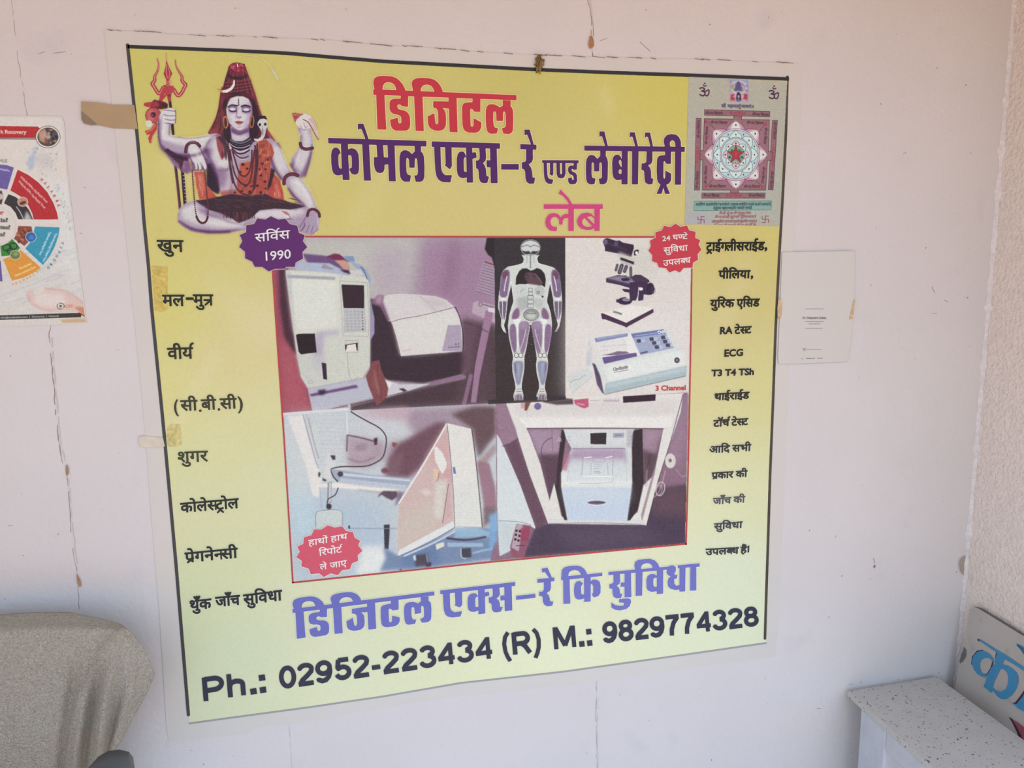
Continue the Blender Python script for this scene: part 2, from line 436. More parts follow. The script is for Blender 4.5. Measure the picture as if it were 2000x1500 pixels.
# ================================================================== printed pictures (colours and shapes of the prints themselves)
def exec_collage(c):
    rnd = random.Random(3)
    # --- upper left: analyser on a desk
    c.frame(530, 455, 1901/450); P, L, E = c.P, c.L, c.E
    P('a597a2', "-10,-10 1900,-10 1900,1500 -10,1500")
    P('b9b8ae', "150,20 1250,20 1150,520 850,560 200,300", 60); P('9f7c98', "1250,60 1900,60 1900,800 1500,760 1200,520", 70)
    P('b3a5ae', "820,120 1150,120 1100,520 850,500", 50); P('8d6784', "1480,60 1560,60 1500,520 1400,500", 40, .7)
    P('9c4558', "10,290 140,290 200,900 300,1230 360,1500 80,1500", 10); P('b05463', "60,850 180,950 290,1300 330,1480 90,1480", 30)
    P('3a2230', "60,300 130,300 160,700 210,1000 170,960 110,860 70,600", 12, .85)
    P('3b2833', "820,540 940,600 1000,740 1060,1000 1590,980 1640,1080 1560,1180 1250,1240 960,1215 820,1120", 8)
    P('4b353e', "650,1430 1100,1310 1600,1190 1700,1000 1860,760 1860,1410 650,1490", 14)
    P('57414a', "1560,700 1860,760 1860,1380 1500,1400 1600,1100", 25); P('6a4a5c', "1590,740 1700,760 1640,1180 1570,1150", 18, .8)
    P('8c6c86', "1300,1235 1560,1165 1610,1180 1600,1205 1320,1262", 3)
    # desk and papers
    P('b4b6c6', "300,1285 780,1195 840,1360 340,1480", 4); P('6c4c7c', "315,1330 700,1252 718,1275 330,1350", 4); P('3c2448', "380,1300 450,1290 440,1330 400,1340", 8)
    P('c6c4ce', "925,1205 1060,1250 1310,1245 1110,1310 940,1360", 3); P('efeaea', "930,1215 1000,1240 960,1300", 5, .6); P('4a3a44', "1050,1285 1090,1280 1125,1305 1090,1310", 3)
    L('3a3038', 4, "345,1485 850,1375 1100,1310"); P('d8d8da', "0,1492 650,1440 650,1500 0,1520", 2); L('c8c0cc', 18, "642,1420 648,1500", 2)
    # analyser body
    P('c9ccc0', "115,305 600,330 800,372 818,700 812,1100 755,1195 300,1282 245,1190 205,980 172,730", 3)
    P('dadcd2', "130,330 540,350 560,800 190,820 150,560", 25, .7); P('b7bcb8', "115,310 160,330 200,830 240,1100 205,980 172,730", 10, .7)
    P('a3a4a8', "130,345 525,362 525,388 132,372", 3); L('a6a597', 4, "565,395 790,410 808,700 800,855 592,850 565,395", sm=0); L('b8b7aa', 4, "600,330 560,395", sm=0)
    P('372029', "578,425 765,432 766,622 596,620", 2); P('b6b7ba', "595,625 770,625 785,815 600,822", 2)
    for j in range(7):
        for i in range(4): E('8d8c93', 622+i*32+j*1.5, 650+j*25, 9, 5, al=.55)
        E('5e4450', 748+j*1.5, 652+j*24, 5, 5)
    E('a04048', 753, 795, 8, 8)
    P('a79bbd', "370,820 560,800 560,830 430,850 420,1100 370,1150 335,1000", 18, .75); P('c3c6c0', "200,1000 420,1010 470,1230 300,1275 240,1180", 12, .7)
    P('26181c', "203,842 225,832 358,830 374,985 245,1002 225,980", 2); P('3a2436', "415,1070 452,1076 460,1212 428,1204", 2)
    L('9a9a90', 3, "610,890 718,888 722,985 612,985 610,890", sm=0); P('2c2226', "607,922 712,905 712,975 700,960 695,915 625,925 618,975 610,960", 1); P('ddd6cf', "625,925 695,918 705,975 615,980", 1)
    L('a3a396', 4, "625,985 635,1150 655,1205 672,1222 690,1205 718,1185"); E('a0a39a', 322, 1230, 20, 12, ring=4)
    # cloths on the top
    P('6b4a7a', "255,170 420,185 500,200 640,270 640,345 520,325 300,250", 6); P('a9b4c9', "200,240 480,250 640,330 640,345 200,300", 5); P('9e8f9c', "410,290 430,250 520,300 500,305", 4)
    P('7a2450', "450,195 520,170 560,175 640,235 600,260 545,225 500,215", 4); P('c59682', "520,228 600,222 642,245 640,310 600,305 560,260", 4); P('7b94bd', "600,192 678,190 690,238 640,240 605,215", 4)
    P('8fa3c2', "650,240 720,255 790,310 820,380 820,455 805,400 770,340 700,290", 4); P('432040', "560,300 640,310 660,340 600,325", 5); P('c8c4c4', "640,310 740,300 760,350 660,345", 5)
    L('4a4068', 6, "740,280 770,320 790,380", 3); P('9a8fb5', "815,540 850,700 850,830 815,890 818,700", 3)
    # covered printer
    P('d0cac9', "930,525 960,510 1080,500 1200,508 1350,520 1440,550 1500,600 1545,680 1575,800 1577,975 1067,1017 1040,900 1000,760 985,733 968,730 940,650 918,600", 2)
    P('c0b4b8', "1100,515 1400,540 1500,600 1340,640 1250,560", 25, .7); P('d6d4cc', "1000,730 1200,700 1500,630 1560,760 1460,980 1070,1012", 20, .8)
    P('8a6480', "830,560 880,510 930,515 920,560 980,720 960,728 900,610 820,580", 6, .9); P('caa6b8', "880,520 915,520 900,590 860,570", 8, .5)
    L('4a3a40', 3.5, "985,735 1080,706 1200,690 1350,655 1520,612"); L('b5a9ac', 5, "1220,520 1300,580 1350,640", 3); L('5a444e', 3, "918,600 945,670 985,735 1030,860 1067,1017")
    P('aa9bb0', "1455,762 1562,758 1577,975 1408,975 1430,880", 3); E('4a3a48', 1523, 918, 5, 6); E('4a3a48', 1545, 915, 5, 6); L('7a6a76', 8, "1460,945 1550,938", 2); L('d8a49a', 10, "1085,975 1150,960", 4, .6)
    L('2e1e28', 6, "1520,615 1560,700 1585,850 1580,980"); L('6a5060', 3, "1190,1025 1300,1015", 2); L('55454e', 3, "900,1160 1250,1165 1500,1150", 2, .6)
    # brown cloth
    P('85474a', "832,1060 890,1048 905,1120 935,1200 965,1280 955,1350 905,1400 870,1425 845,1370 800,1260 780,1180 815,1120", 3)
    P('a86a66', "850,1120 880,1200 900,1330 870,1340 830,1220", 12, .6); L('5a2a34', 6, "880,1080 870,1180 910,1280 900,1380", 4, .7); L('5a2a34', 5, "830,1150 850,1250 870,1340", 4, .6)
    # notice, pole, hair
    P('a58ca2', "1752,225 1842,250 1848,540 1685,480", 3); P('b6a0ae', "1665,575 1700,560 1848,600 1848,745 1655,660", 4)
    for j in range(11): L('6e5468', 5, [(1750-j*6, 262+j*22), (1838, 285+j*24)], 1.5, .75)
    L('8a2a3c', 10, "1762,238 1835,262", 2); E('6a5468', 1725, 588, 14, 16, ring=6); L('6a5468', 7, "1750,590 1840,615", 2)
    P('9d7694', "1768,640 1835,640 1720,1180 1690,1400 1645,1400 1680,1100", 2); P('d6ccd4', "1785,620 1848,620 1848,660 1790,650", 2); L('8a6482', 34, "1645,1180 1590,1410", 3)
    L('4a3440', 7, "1590,740 1680,760 1790,820", 3, .8)
    # --- middle: full body scan
    c.frame(940, 455, 4.411); P, L, E = c.P, c.L, c.E
    P('2d211f', "48,40 125,40 125,330 90,210 60,190 30,140", 4)
    P('383032', "112,38 724,38 724,1440 560,1455 60,1475 125,1470"); P('3f3130', "130,900 600,900 720,1430 130,1460", 60, .6)
    body = "360,262 300,280 230,292 190,325 170,380 165,450 152,550 146,640 160,690 176,745 172,800 190,842 212,862 205,835 192,795 208,745 218,660 226,570 250,470 258,425 270,520 280,590 262,640 242,710 232,800 240,900 262,1000 278,1070 268,1130 272,1200 292,1290 298,1340 278,1400 285,1442 355,1442 362,1400 345,1340 348,1290 366,1190 370,1120 368,1070 385,1000 405,880 418,810 424,798 436,810 452,900 470,1010 482,1080 474,1130 478,1200 500,1290 500,1340 478,1400 485,1438 552,1438 562,1395 545,1340 548,1290 568,1190 574,1120 566,1060 585,980 604,860 606,770 596,690 578,630 562,590 578,500 592,425 606,490 622,570 628,660 650,745 664,790 650,830 636,850 664,812 680,760 690,690 694,600 690,520 680,420 665,345 625,300 560,280 490,262 478,215 498,190 350,190 366,215"
    P('ccd0ca', body, 1.5, sm=2); L('eef0ea', 4, body, 1, sm=0)
    E('c9ccc8', 424, 128, 80, 62); E('2e262a', 424, 128, 84, 66, ring=4); P('38303a', "348,150 380,160 410,155 425,172 445,155 475,160 500,150 495,182 350,182", 3); L('3a3236', 4, "350,120 400,100 424,125 450,100 498,120", 2); E('efefea', 424, 126, 84, 68, ring=3)
    L('7d8080', 10, "424,180 424,300", 3); L('9a9fa0', 5, "395,190 392,260", 2); L('9a9fa0', 5, "452,190 455,260", 2)
    P('2b2224', "296,448 300,380 325,330 355,306 395,306 425,325 450,318 480,302 515,315 545,350 556,400 550,468 520,450 480,440 430,430 380,442 330,440", 2)
    P('61404c', "378,345 420,335 455,345 500,385 525,430 505,455 460,445 415,440 385,410 370,380", 5); E('3a2228', 388, 375, 16, 16, ring=5); E('3a2228', 460, 370, 12, 10, ring=4); L('a89094', 3, "460,350 500,390 525,440", 1)
    E('c4cac6', 345, 495, 48, 48); E('b8bfba', 500, 500, 46, 42); L('8a9090', 4, "335,510 365,480"); E('3a3a3a', 490, 512, 12, 10, ring=4); E('2a2a2c', 528, 548, 9, 9); P('8f9896', "300,560 400,540 410,640 330,680 310,620", 10, .5); P('a3aaa6', "455,560 560,580 500,660 460,640", 10, .5)
    for y, w in ((490, 16), (522, 18), (555, 24), (592, 26), (630, 26)): L('6d7276', 4, [(424-w, y-14), (424+w, y-14), (424+w, y+14), (424-w, y+14), (424-w, y-14)], 1, sm=0)
    E('8d928e', 430, 705, 62, 48, blur=4); E('3e4044', 430, 705, 66, 50, ring=4); E('c0c4bc', 430, 715, 44, 30, blur=8); L('5a5c5c', 5, "395,690 430,698 470,690"); E('c9ccc4', 425, 780, 25, 16); P('1e1a1c', "412,795 438,795 426,815")
    for sx in (1, -1):
        m = lambda s: [(424+sx*(x-424), y) for x, y in pts(s)]
        P('7d5f86', m("170,350 205,312 246,322 245,410 232,480 222,556 160,556 158,470 168,410"), 3, .95, sm=2); P('6d3a4a', m("180,345 215,320 235,345 225,390 190,400"), 6, .7)
        L('d9dcda', 8, m("222,375 205,440 198,500"), 1); P('675272', m("154,590 218,590 212,680 200,745 180,742 158,680"), 3, .92); L('dfe2df', 6, m("175,560 185,600 182,700 190,745"), 1); E('dfe2df', 424+sx*(188-424), 568, 22, 10)
        P('80597e', m("266,700 290,655 318,640 332,680 325,730 290,748 262,740"), 5, .95, sm=2); P('e3e6e0', m("280,745 345,738 340,760 318,785 316,900 322,1000 308,1000 306,880 298,785 278,770"), 1.5)
        P('85648c', m("250,785 296,785 304,900 304,1005 290,1045 268,1000 250,920 242,850"), 3, .95, sm=2); P('8a6c8e', m("326,765 400,758 418,795 400,900 380,990 362,1045 338,1040 326,960 322,860"), 3, .92, sm=2)
        P('a99ab2', m("330,765 400,760 395,820 335,830"), 12, .6); L('dfe2de', 5, m("330,1020 372,900 385,830"), 2); P('d5d9d2', m("290,1030 350,1030 360,1090 285,1095"), 6)
        E('3c3c42', 424+sx*(303-424), 1055, 18, 20, ring=4); E('3c3c42', 424+sx*(340-424), 1055, 18, 20, ring=4)
        P('8385a2', m("278,1105 358,1102 364,1150 350,1230 332,1310 306,1310 286,1220 274,1150"), 4, .92, sm=2); P('a5abc0', m("305,1120 335,1118 330,1260 315,1270"), 8, .8); L('4a4a5c', 4, m("292,1130 300,1200"), 1)
        for y in (1345, 1365, 1385): L('5a5c62', 3, m(f"305,{y} 345,{y}"))
        P('7f6d80', m("288,1395 355,1392 358,1440 285,1442"), 5, .8); L('dde0dc', 3, m("176,745 172,800 200,850"), 1)
    for k in range(60): E('f2f4f0' if k % 2 else '5c5e62', rnd.uniform(300, 550), rnd.uniform(560, 1100), 4, 3, al=.35)
    # --- upper right: microscope and ECG recorder on white
    c.frame(1100, 455, 1182/260); P, L, E = c.P, c.L, c.E
    P('d9d0c9', "20,38 1160,38 1140,1430 22,1472"); P('dcd8d3', "25,700 1120,700 1110,1420 25,1460", 80, .8); P('ccc9bb', "600,120 820,120 800,420 640,420", 40, .7)
    P('38213a', "352,75 368,52 392,45 470,70 500,66 528,85 625,105 628,130 605,210 590,212 475,180 370,160 372,135", 2)
    E('6a5476', 375, 82, 20, 26, 20, 2); E('58426a', 470, 95, 20, 26, 20, 2); L('5a4468', 10, "400,90 470,120 560,150", 6, .7); P('2a222c', "628,160 650,148 672,150 668,175 650,200 628,200", 2); E('e8e4e4', 652, 178, 12, 16); P('c5c0b4', "500,165 600,205 640,230 640,290 560,260 470,200", 10, .8)
    P('3c3040', "503,222 520,218 630,258 628,282 600,272 508,240", 1.5); P('b9b4b8', "500,240 625,285 600,300 520,270", 4); L('1e161e', 6, "540,232 620,262", 1)
    for s_, w in (("480,285 468,330", 22), ("520,290 500,350", 34), ("560,300 545,340", 30), ("600,310 600,380", 24)): L('463a4a', w, s_, 2, sm=0); L('8d8694', w*.22, s_, 2, sm=0)
    P('483050', "380,402 490,372 600,392 640,370 690,372 760,415 768,435 700,470 600,492 500,462 380,438", 1.5); P('8e849e', "385,402 500,376 600,400 640,440 600,455 480,425", 5, .9); P('2c1c30', "510,405 560,398 600,410 580,425 530,428", 3); L('5a4c68', 8, "470,385 560,380", 2)
    P('42274a', "590,440 700,430 760,450 800,470 812,500 800,540 760,552 715,545 710,595 668,605 660,560 645,600 600,602 585,560", 2); E('36203c', 775, 495, 34, 54, blur=2); E('6a5a70', 802, 510, 14, 28, ring=4); L('e0dcdc', 6, "672,480 660,600"); E('e6e2e0', 690, 497, 18, 14)
    P('42274a', "520,495 585,500 590,530 540,522"); E('3a2444', 548, 604, 64, 34); E('8a8296', 560, 592, 36, 16); P('d8d4ce', "560,540 590,545 590,585 560,580", 2); P('3a2444', "470,590 500,588 500,618 472,618", 1)
    P('e2ded8', "340,712 600,640 800,668 798,680 560,800 545,800", 2); P('4c2c4a', "335,718 350,712 560,798 800,672 802,705 775,722 575,830 560,842 545,830 375,768 345,765", 1); L('5a4a52', 3, "445,690 522,715 516,727 442,704 445,690", sm=0); L('7a6a72', 8, "455,700 515,718")
    P('d3d8d4', "262,1160 330,1095 290,960 330,925 570,892 880,855 925,865 1060,1050 1095,1175 380,1335", 3); P('e3e2de', "290,950 600,900 690,1085 340,1110", 6); P('dfe4e0', "370,1180 1060,1040 1090,1170 400,1320", 12, .8)
    P('a5babf', "378,1335 1098,1178 1092,1265 1060,1280 362,1432", 3); P('bcccd0', "390,1340 1090,1190 1080,1230 380,1380", 8, .8); P('5d4c70', "262,1155 285,1165 330,1270 362,1430 345,1418 300,1345 285,1270", 3); L('3a3a48', 5, "260,1160 300,1250 340,1340", 2); L('5a5a68', 4, "365,1435 1090,1270", 2)
    P('9eaac8', "600,895 890,855 988,1020 685,1085", 1.5); P('6c7ab2', "602,895 890,855 912,892 620,932", 1.5); L('e8ecf4', 7, "840,880 855,868 872,885 890,872 900,882", 1); E('e8ecf4', 853, 882, 12, 12, ring=5); E('e8ecf4', 886, 878, 12, 12, ring=5)
    L('cfd6e8', 4, "640,915 830,888", 2)
    for x, y in ((672, 960), (785, 943), (888, 928), (808, 978), (905, 965), (832, 1015), (930, 998)): P('4a4660', [(x-22, y-14), (x+14, y-18), (x+20, y+12), (x-14, y+16)], 2); E('e4e8f0', x+38, y-2, 11, 11, ring=4)
    L('4a4660', 12, "690,1068 745,1055", 3)
    P('7f8abb', "278,935 570,890 575,918 290,972", 2); P('9aa4c4', "300,935 560,895 560,905 300,950", 3); P('66558e', "345,1105 650,1063 656,1095 365,1163", 2); P('7e6c84', "330,1088 420,1070 480,1050 560,1052 590,1068 480,1085", 2); P('ddd9d7', "300,975 560,925 570,1045 470,1040 340,1085 320,1080", 5); L('b9b6b8', 3, "330,1010 560,990", 2); L('b9b6b8', 3, "320,1050 400,1035", 2)
    P('c7cdd4', "215,985 230,945 245,985 232,1010", 3); P('b9c4ca', "205,1060 250,1000 255,1150 230,1185 205,1180", 8, .7); P('cdd2cf', "35,1265 180,1205 235,1205 258,1250 250,1290 85,1415 55,1370", 3); L('85888c', 3, "60,1330 100,1300 140,1305 170,1270 200,1262", 1); L('aab4b4', 3, "85,1415 250,1290 258,1250", 1); L('8e9694', 3, "55,1350 60,1370", 1)
    P('e9e9e6', "430,1195 590,1170 598,1215 440,1245", 3); E('4c4452', 1010, 1130, 24, 26); E('807888', 1010, 1130, 12, 13)
    c.text('4a4a54', lambda f: put_lat(f, 'Cardiomin', (1197.5, 724.5), (1226, 719), 6.0, dn=(0.05, 1)), 1190, 705, 1235, 735, .12); L('4a4a54', 4, "450,1238 580,1215")
    # --- lower left: ceiling arm and x-ray board
    c.frame(550, 780, 1792/430); P, L, E = c.P, c.L, c.E
    Q = "20,131 640,85 1742,32 1760,400 1792,1300 1000,1400 95,1496"
    P('bcc6ce', Q); P('c6cdd0', "30,130 500,100 560,640 250,700 60,900", 50, .9); P('a9bdd2', "60,800 820,800 960,1300 800,1400 100,1480", 80, .8); P('b7d2de', "60,700 260,700 280,1100 110,1180", 50, .7)
    P('c5c8ce', "540,150 1250,150 1000,330 860,330 560,300", 40, .8); P('9b7f92', "640,90 1742,34 1745,300 1050,640 850,640 860,350 1100,330 1000,150", 30, .8)
    P('6b4554', "940,370 1260,190 1350,190 1120,560 1020,640 850,600 880,480", 18, .9); P('c7aab4', "560,100 1000,60 1060,90 1010,180 700,150", 20, .7); P('7f5f68', "840,640 870,480 1000,420 960,640", 18, .7)
    P('a08290', "530,300 830,340 850,470 700,560 540,540", 22, .7); P('b9a8b6', "560,350 720,370 720,450 570,440", 25, .7)
    P('5e4448', "1380,120 1560,60 1742,60 1745,280 1600,480 1560,240", 15, .85); P('a08488', "1600,500 1740,350 1745,420 1660,540 1700,620 1600,600", 12, .8)
    P('dcdad8', "45,140 175,128 220,330 300,560 330,640 300,800 250,780 200,560 120,330", 6); P('c3cdd2', "20,200 120,360 210,620 240,760 120,780 40,600", 20, .6)
    L('6f6c7c', 5, "175,130 230,330 270,480 300,560", 3, .8); L('6f6c7c', 5, "222,150 250,300 300,480", 3, .6); L('a9a8b0', 5, "200,120 300,480", 3)
    for y in range(160, 540, 34): L('aeb2ba', 4, [(300, y), (530, y+rnd.uniform(4, 14))], 3, .6)
    L('dfe0e2', 8, "530,110 535,300", 2); L('6c3c50', 10, "535,292 640,310 765,345", 4); L('6c3c50', 9, "535,295 530,420", 4); L('75485c', 6, "540,480 640,520 760,470", 5, .6); P('4a3040', "750,320 780,310 778,370 755,372", 4); P('8a4a40', "900,350 940,355 925,390 900,380", 5); E('7a4656', 840, 580, 30, 22, blur=6); P('8a7484', "590,370 700,360 690,420 600,420", 14, .6)
    P('9ca8bd', "400,565 480,575 700,610 1060,645 1020,722 700,690 460,668 420,640", 4); P('c5cede', "500,600 1050,655 1045,668 505,622", 3); P('b6c0d2', "480,640 1020,700 1010,722 470,668", 4); P('e0ddda', "280,690 460,680 700,712 1000,738 990,760 700,738 440,722 290,712", 4); P('b0a49e', "620,725 800,750 790,770 620,745", 5, .4)
    L('4d3e46', 10, "565,100 610,130 700,180 790,225 838,275 855,320 850,380 830,470 780,510 700,545 600,548 500,545 400,562 400,580 420,630 455,668", 1.5)
    E('cdd1d6', 400, 500, 45, 60, blur=5); P('40363e', "395,455 435,455 438,490 415,492", 4); P('3c3640', "300,590 318,600 310,635 298,625", 4); P('3c3640', "330,640 365,655 360,668 335,660", 4); E('4e3c4a', 478, 608, 22, 22, blur=3); P('d4d4d0', "360,540 400,560 400,660 340,630", 5, .8)
    L('a3a8b0', 26, "396,680 392,830", 2); L('ccd2d6', 10, "396,685 392,825", 2); L('5c5660', 5, "378,680 376,820", 1); L('484450', 9, "460,722 440,780 395,800 372,820 372,860", 1.5); E('3c3440', 385, 872, 22, 24, blur=3); L('4c4650', 8, "375,880 390,905", 1)
    P('c1cdce', "280,925 300,905 470,892 495,920 495,1030 290,1045", 3); L('7c8c98', 5, "278,1035 275,930 300,905 465,893 498,925 495,1020", 1.5); L('8a96a2', 4, "310,715 325,880", 2, .7); P('e2e4e2', "655,1195 830,1190 850,1260 820,1400 600,1440", 20, .8)
    P('5c4a5a', "780,800 800,765 830,745 940,748 945,790 900,822 850,800 815,775", 5); P('7a6a86', "940,760 980,760 960,840 920,870", 8, .7); P('393845', "832,1022 880,1018 878,1100 870,1220 838,1218", 3); L('7f94ac', 6, "560,1050 830,1052 950,1050", 3); E('3a5a66', 550, 1040, 9, 16); L('b6bece', 5, "770,780 780,1200", 3, .6); P('6a5a78', "940,740 1010,750 960,850", 10, .6)
    P('7288ae', "830,1200 960,1280 1400,1070 1560,1030 1750,1060 1790,1290 1200,1370 800,1395 850,1300", 12); P('5c78a6', "960,1290 1250,1180 1300,1330 1000,1380", 20, .7); P('8fb6d2', "1420,1050 1560,1035 1700,1080 1690,1120 1400,1130", 8, .9); P('9cc0d8', "1350,1165 1640,1170 1640,1200 1350,1200", 4, .8); L('48344a', 14, "1345,1130 1500,1150 1660,1120", 4)
    P('4a4250', "1080,1270 1190,1255 1200,1350 1090,1360", 8, .9); P('d6dce4', "1070,1275 1090,1265 1095,1310 1078,1315", 4); L('b9c2d2', 8, "1180,1260 1190,1340", 3, .7); P('d8d8cc', "1255,1180 1320,1160 1325,1195 1260,1225", 3); P('3c3c48', "1460,1215 1540,1210 1545,1285 1470,1290", 5, .9); L('e4e8ec', 5, "1460,1215 1460,1290 1500,1295", 2); L('aed0e6', 12, "1560,1250 1770,1200", 5, .8); P('7a2c3c', "950,1385 980,1380 975,1395", 3); P('4a3a56', "1170,1330 1220,1325 1215,1360 1175,1362", 5)
    P('9a7484', "1590,500 1690,520 1740,720 1752,880 1650,900 1620,700", 8); P('6c5058', "1640,880 1755,880 1740,980 1640,1040", 12, .8); P('9fbcd8', "1700,970 1760,930 1765,1080 1720,1060", 8)
    P('c9b0ae', "957,845 1348,195 1400,800 1402,1030 948,1270 950,1000", 2); P('cfa0a2', "1180,470 1350,215 1392,700 1250,560", 30, .7); P('c4bcb2', "960,950 1230,800 1260,1050 955,1230", 35, .75); P('c99aa0', "1290,560 1390,560 1400,960 1320,960", 18, .6)
    L('e0e0dc', 13, "955,845 1150,540 1345,198", 1.5); P('dcdcd8', "1242,392 1262,385 1310,435 1345,520 1338,560 1308,608 1280,560 1250,500", 2); P('dcc8a0', "1235,560 1275,570 1270,640 1240,680", 5, .8); L('7c5a60', 5, "1280,600 1278,640 1258,670", 2, .8); P('d0d2c8', "1250,680 1350,640 1345,720 1310,980 1240,960", 14, .8); L('5c4450', 4, "1358,690 1340,820 1310,1005", 1.5); P('e2e4da', "1120,740 1180,730 1230,770 1180,780", 10, .5)
    P('d6dade', "945,1265 960,1225 1395,990 1410,1030 1405,1045 960,1280", 2); L('5a5c82', 6, "948,1280 1200,1170 1410,1042", 1.5); L('c4d4e4', 12, "1000,1275 1250,1165 1410,1075", 3)
    P('dad9d4', "1347,193 1545,240 1560,340 1600,700 1634,1040 1410,1030 1400,760 1370,400", 1.5); P('cfd3d2', "1380,700 1600,700 1630,1035 1412,1028", 30, .6); L('6a5c64', 4, "1347,195 1372,420 1400,760 1410,1030", 1.5); L('3a2a34', 6, "1547,240 1580,480 1612,800 1634,1040", 2); P('6680ae', "1392,552 1412,550 1420,605 1400,608", 1)
    # --- lower right: digitiser under a table
    c.frame(960, 760, 1721/390); P, L, E = c.P, c.L, c.E
    P('8b6a80', "35,118 130,108 1690,30 1672,1335 900,1395 -10,1478 45,1200"); P('9c7c92', "1640,50 1700,50 1690,500 1600,700 1500,560", 30, .8); P('a68ca4', "310,345 600,345 580,560 420,600", 15, .9)
    P('67485a', "110,480 215,420 330,720 490,1150 380,1195 250,860", 14, .95); P('5c4152', "400,560 600,560 600,960 500,960", 18, .95); P('56424a', "1300,520 1480,380 1400,760 1310,900", 18, .8); P('a98ca0', "1300,345 1480,345 1420,560 1300,520", 16, .8)
    P('4b3c54', "270,1450 375,1195 490,1158 1320,1170 1420,860 1700,820 1672,1335 900,1395", 12); P('5d4e68', "500,1190 1300,1190 1500,1320 700,1380", 50, .7); P('6b4e5a', "1400,880 1690,820 1680,1100 1380,1080", 30, .7)
    P('ddd9d5', "118,108 700,72 1655,35 1560,330 1480,345 300,338 205,345", 2); P('e4e2de', "190,240 1560,240 1550,330 200,330", 10, .7); P('cac5c4', "180,130 1600,90 1580,220 190,240", 20, .5); L('3a3038', 4, "118,108 200,300 240,440", 1); L('4a3c46', 8, "305,340 900,335 1480,342", 2)
    P('d8d6d2', "118,110 300,335 330,400 420,640 500,960 540,810 600,1090 640,1130 640,1160 488,1158 330,740 205,345", 2); P('58444e', "515,880 540,810 570,700 600,1060 622,1100 600,1090", 6, .0); P('3e3038', "545,812 572,860 625,1100 610,1095", 2)
    P('5c4150', "330,400 420,600 500,930 540,810 575,700 600,500 600,560 420,590", 8, .0)
    P('dbd8d4', "1650,48 1630,200 1540,470 1440,770 1335,1175 1285,1165 1200,1105 1260,1060 1310,830 1400,740 1480,345 1560,330", 2); P('9b8590', "1295,1150 1405,735 1420,640 1390,720 1290,1080", 3, .9); L('3a2c38', 5, "1650,48 1540,470 1440,770 1338,1170", 1.5)
    P('d0d3d2', "490,1118 1210,1112 1290,1130 1335,1170 490,1160", 2); L('5a4a58', 3, "495,1160 900,1150 1290,1165", 2)
    P('382c34', "605,345 645,382 622,560 600,760 620,900 655,1130 628,1128 555,860 570,640", 2); P('362a32', "1205,360 1300,342 1305,560 1312,800 1260,1040 1195,1130 1168,1135 1210,830 1215,600", 2)
    P('cdd3d3', "622,345 1232,345 1205,400 1212,800 1168,1132 655,1128 600,842 600,720 690,512 640,420", 2); P('bccbe0', "605,845 1210,845 1168,1132 655,1128", 8); P('c8d4da', "620,860 1200,860 1190,960 640,960", 40, .6); P('dfe2e0', "600,720 690,720 1160,720 1212,800 1212,842 602,842", 10, .7)
    P('a68bac', "700,515 1150,512 1165,640 640,640", 18, .85); L('6a5672', 5, "700,515 1150,512", 2); P('b9b4be', "1165,345 1225,345 1210,500 1165,500", 5, .8); P('b06a84', "622,560 680,560 650,700 605,700", 6, .7); L('a29cae', 3, "695,515 650,790", 1); L('a29cae', 3, "1145,515 1168,790", 1)
    P('c9d2d8', "680,600 1150,600 1168,790 650,790", 12, .7); L('8c889c', 3.5, "790,590 775,745 1042,748 1048,600", 1, sm=0); L('9a96a6', 3, "790,590 860,580 880,630 970,628 990,580 1048,600", 1, sm=0); L('e6e8ec', 8, "800,592 860,585", 2); L('e6e8ec', 8, "985,592 1040,580", 2); L('f0f2f2', 8, "780,748 1040,752", 2); L('9a9aac', 3, "860,640 855,740", 1); L('9a9aac', 3, "1000,640 1005,740", 1); L('8a8a9c', 4, "885,710 940,712 935,725 885,722", 1); L('a4a4b4', 3, "760,815 1048,812 1050,760", 1)
    for y in (650, 668, 686): L('a8a8b8', 3, [(880, y), (945, y)], 1)
    P('352b32', "852,380 990,375 988,476 854,474", 1.5); P('8f86a4', "1048,380 1140,378 1138,418 1050,420", 2); L('dcdce4', 3, "1055,388 1132,386 1130,412 1057,414 1055,388", 1, sm=0); E('8a8098', 906, 978, 82, 19); E('5a4a66', 906, 978, 72, 10); E('e4e8f0', 906, 978, 84, 21, ring=4)
    for y in (410, 440, 470): L('9a9aa0', 3, [(650, y), (680, y+2)], 1); L('9a9aa0', 3, [(1172, y), (1200, y)], 1)
    L('4d3c46', 5, "520,420 470,440 435,490 425,560 450,590 520,610", 2); L('d8d4d8', 4, "565,450 590,410 605,455 580,440", 1); L('4d3c46', 4, "520,350 525,530", 2, .6)
    P('cdd6d9', "45,388 70,420 105,495 250,830 378,1190 375,1205 330,1175 220,1165 165,1390 70,1440 50,1130", 2); P('bcc8ce', "60,1130 220,1165 170,1380 80,1420", 20, .8); L('7c7484', 4, "60,1135 230,1140 340,1170", 1.5); P('97778c', "35,118 118,112 210,350 222,430 110,490 60,390", 5); L('5d4a56', 10, "100,490 170,470 222,430", 4)
    P('91536c', "215,1160 338,1178 330,1250 280,1450 170,1450 160,1360", 3); P('c6ccd4', "215,1165 270,1160 235,1400 170,1365", 3, .6); P('a2365a', "250,1200 330,1190 320,1300 250,1310", 5, .7)
    for x, y in ((215, 1220), (245, 1225), (210, 1255), (240, 1265), (205, 1295), (232, 1305)): E('4a1c38', x, y, 11, 11, blur=1)
    L('4a2440', 6, "215,1350 290,1345", 1); P('78a6d6', "-20,1080 48,1060 52,1300 -20,1420", 12, .9)
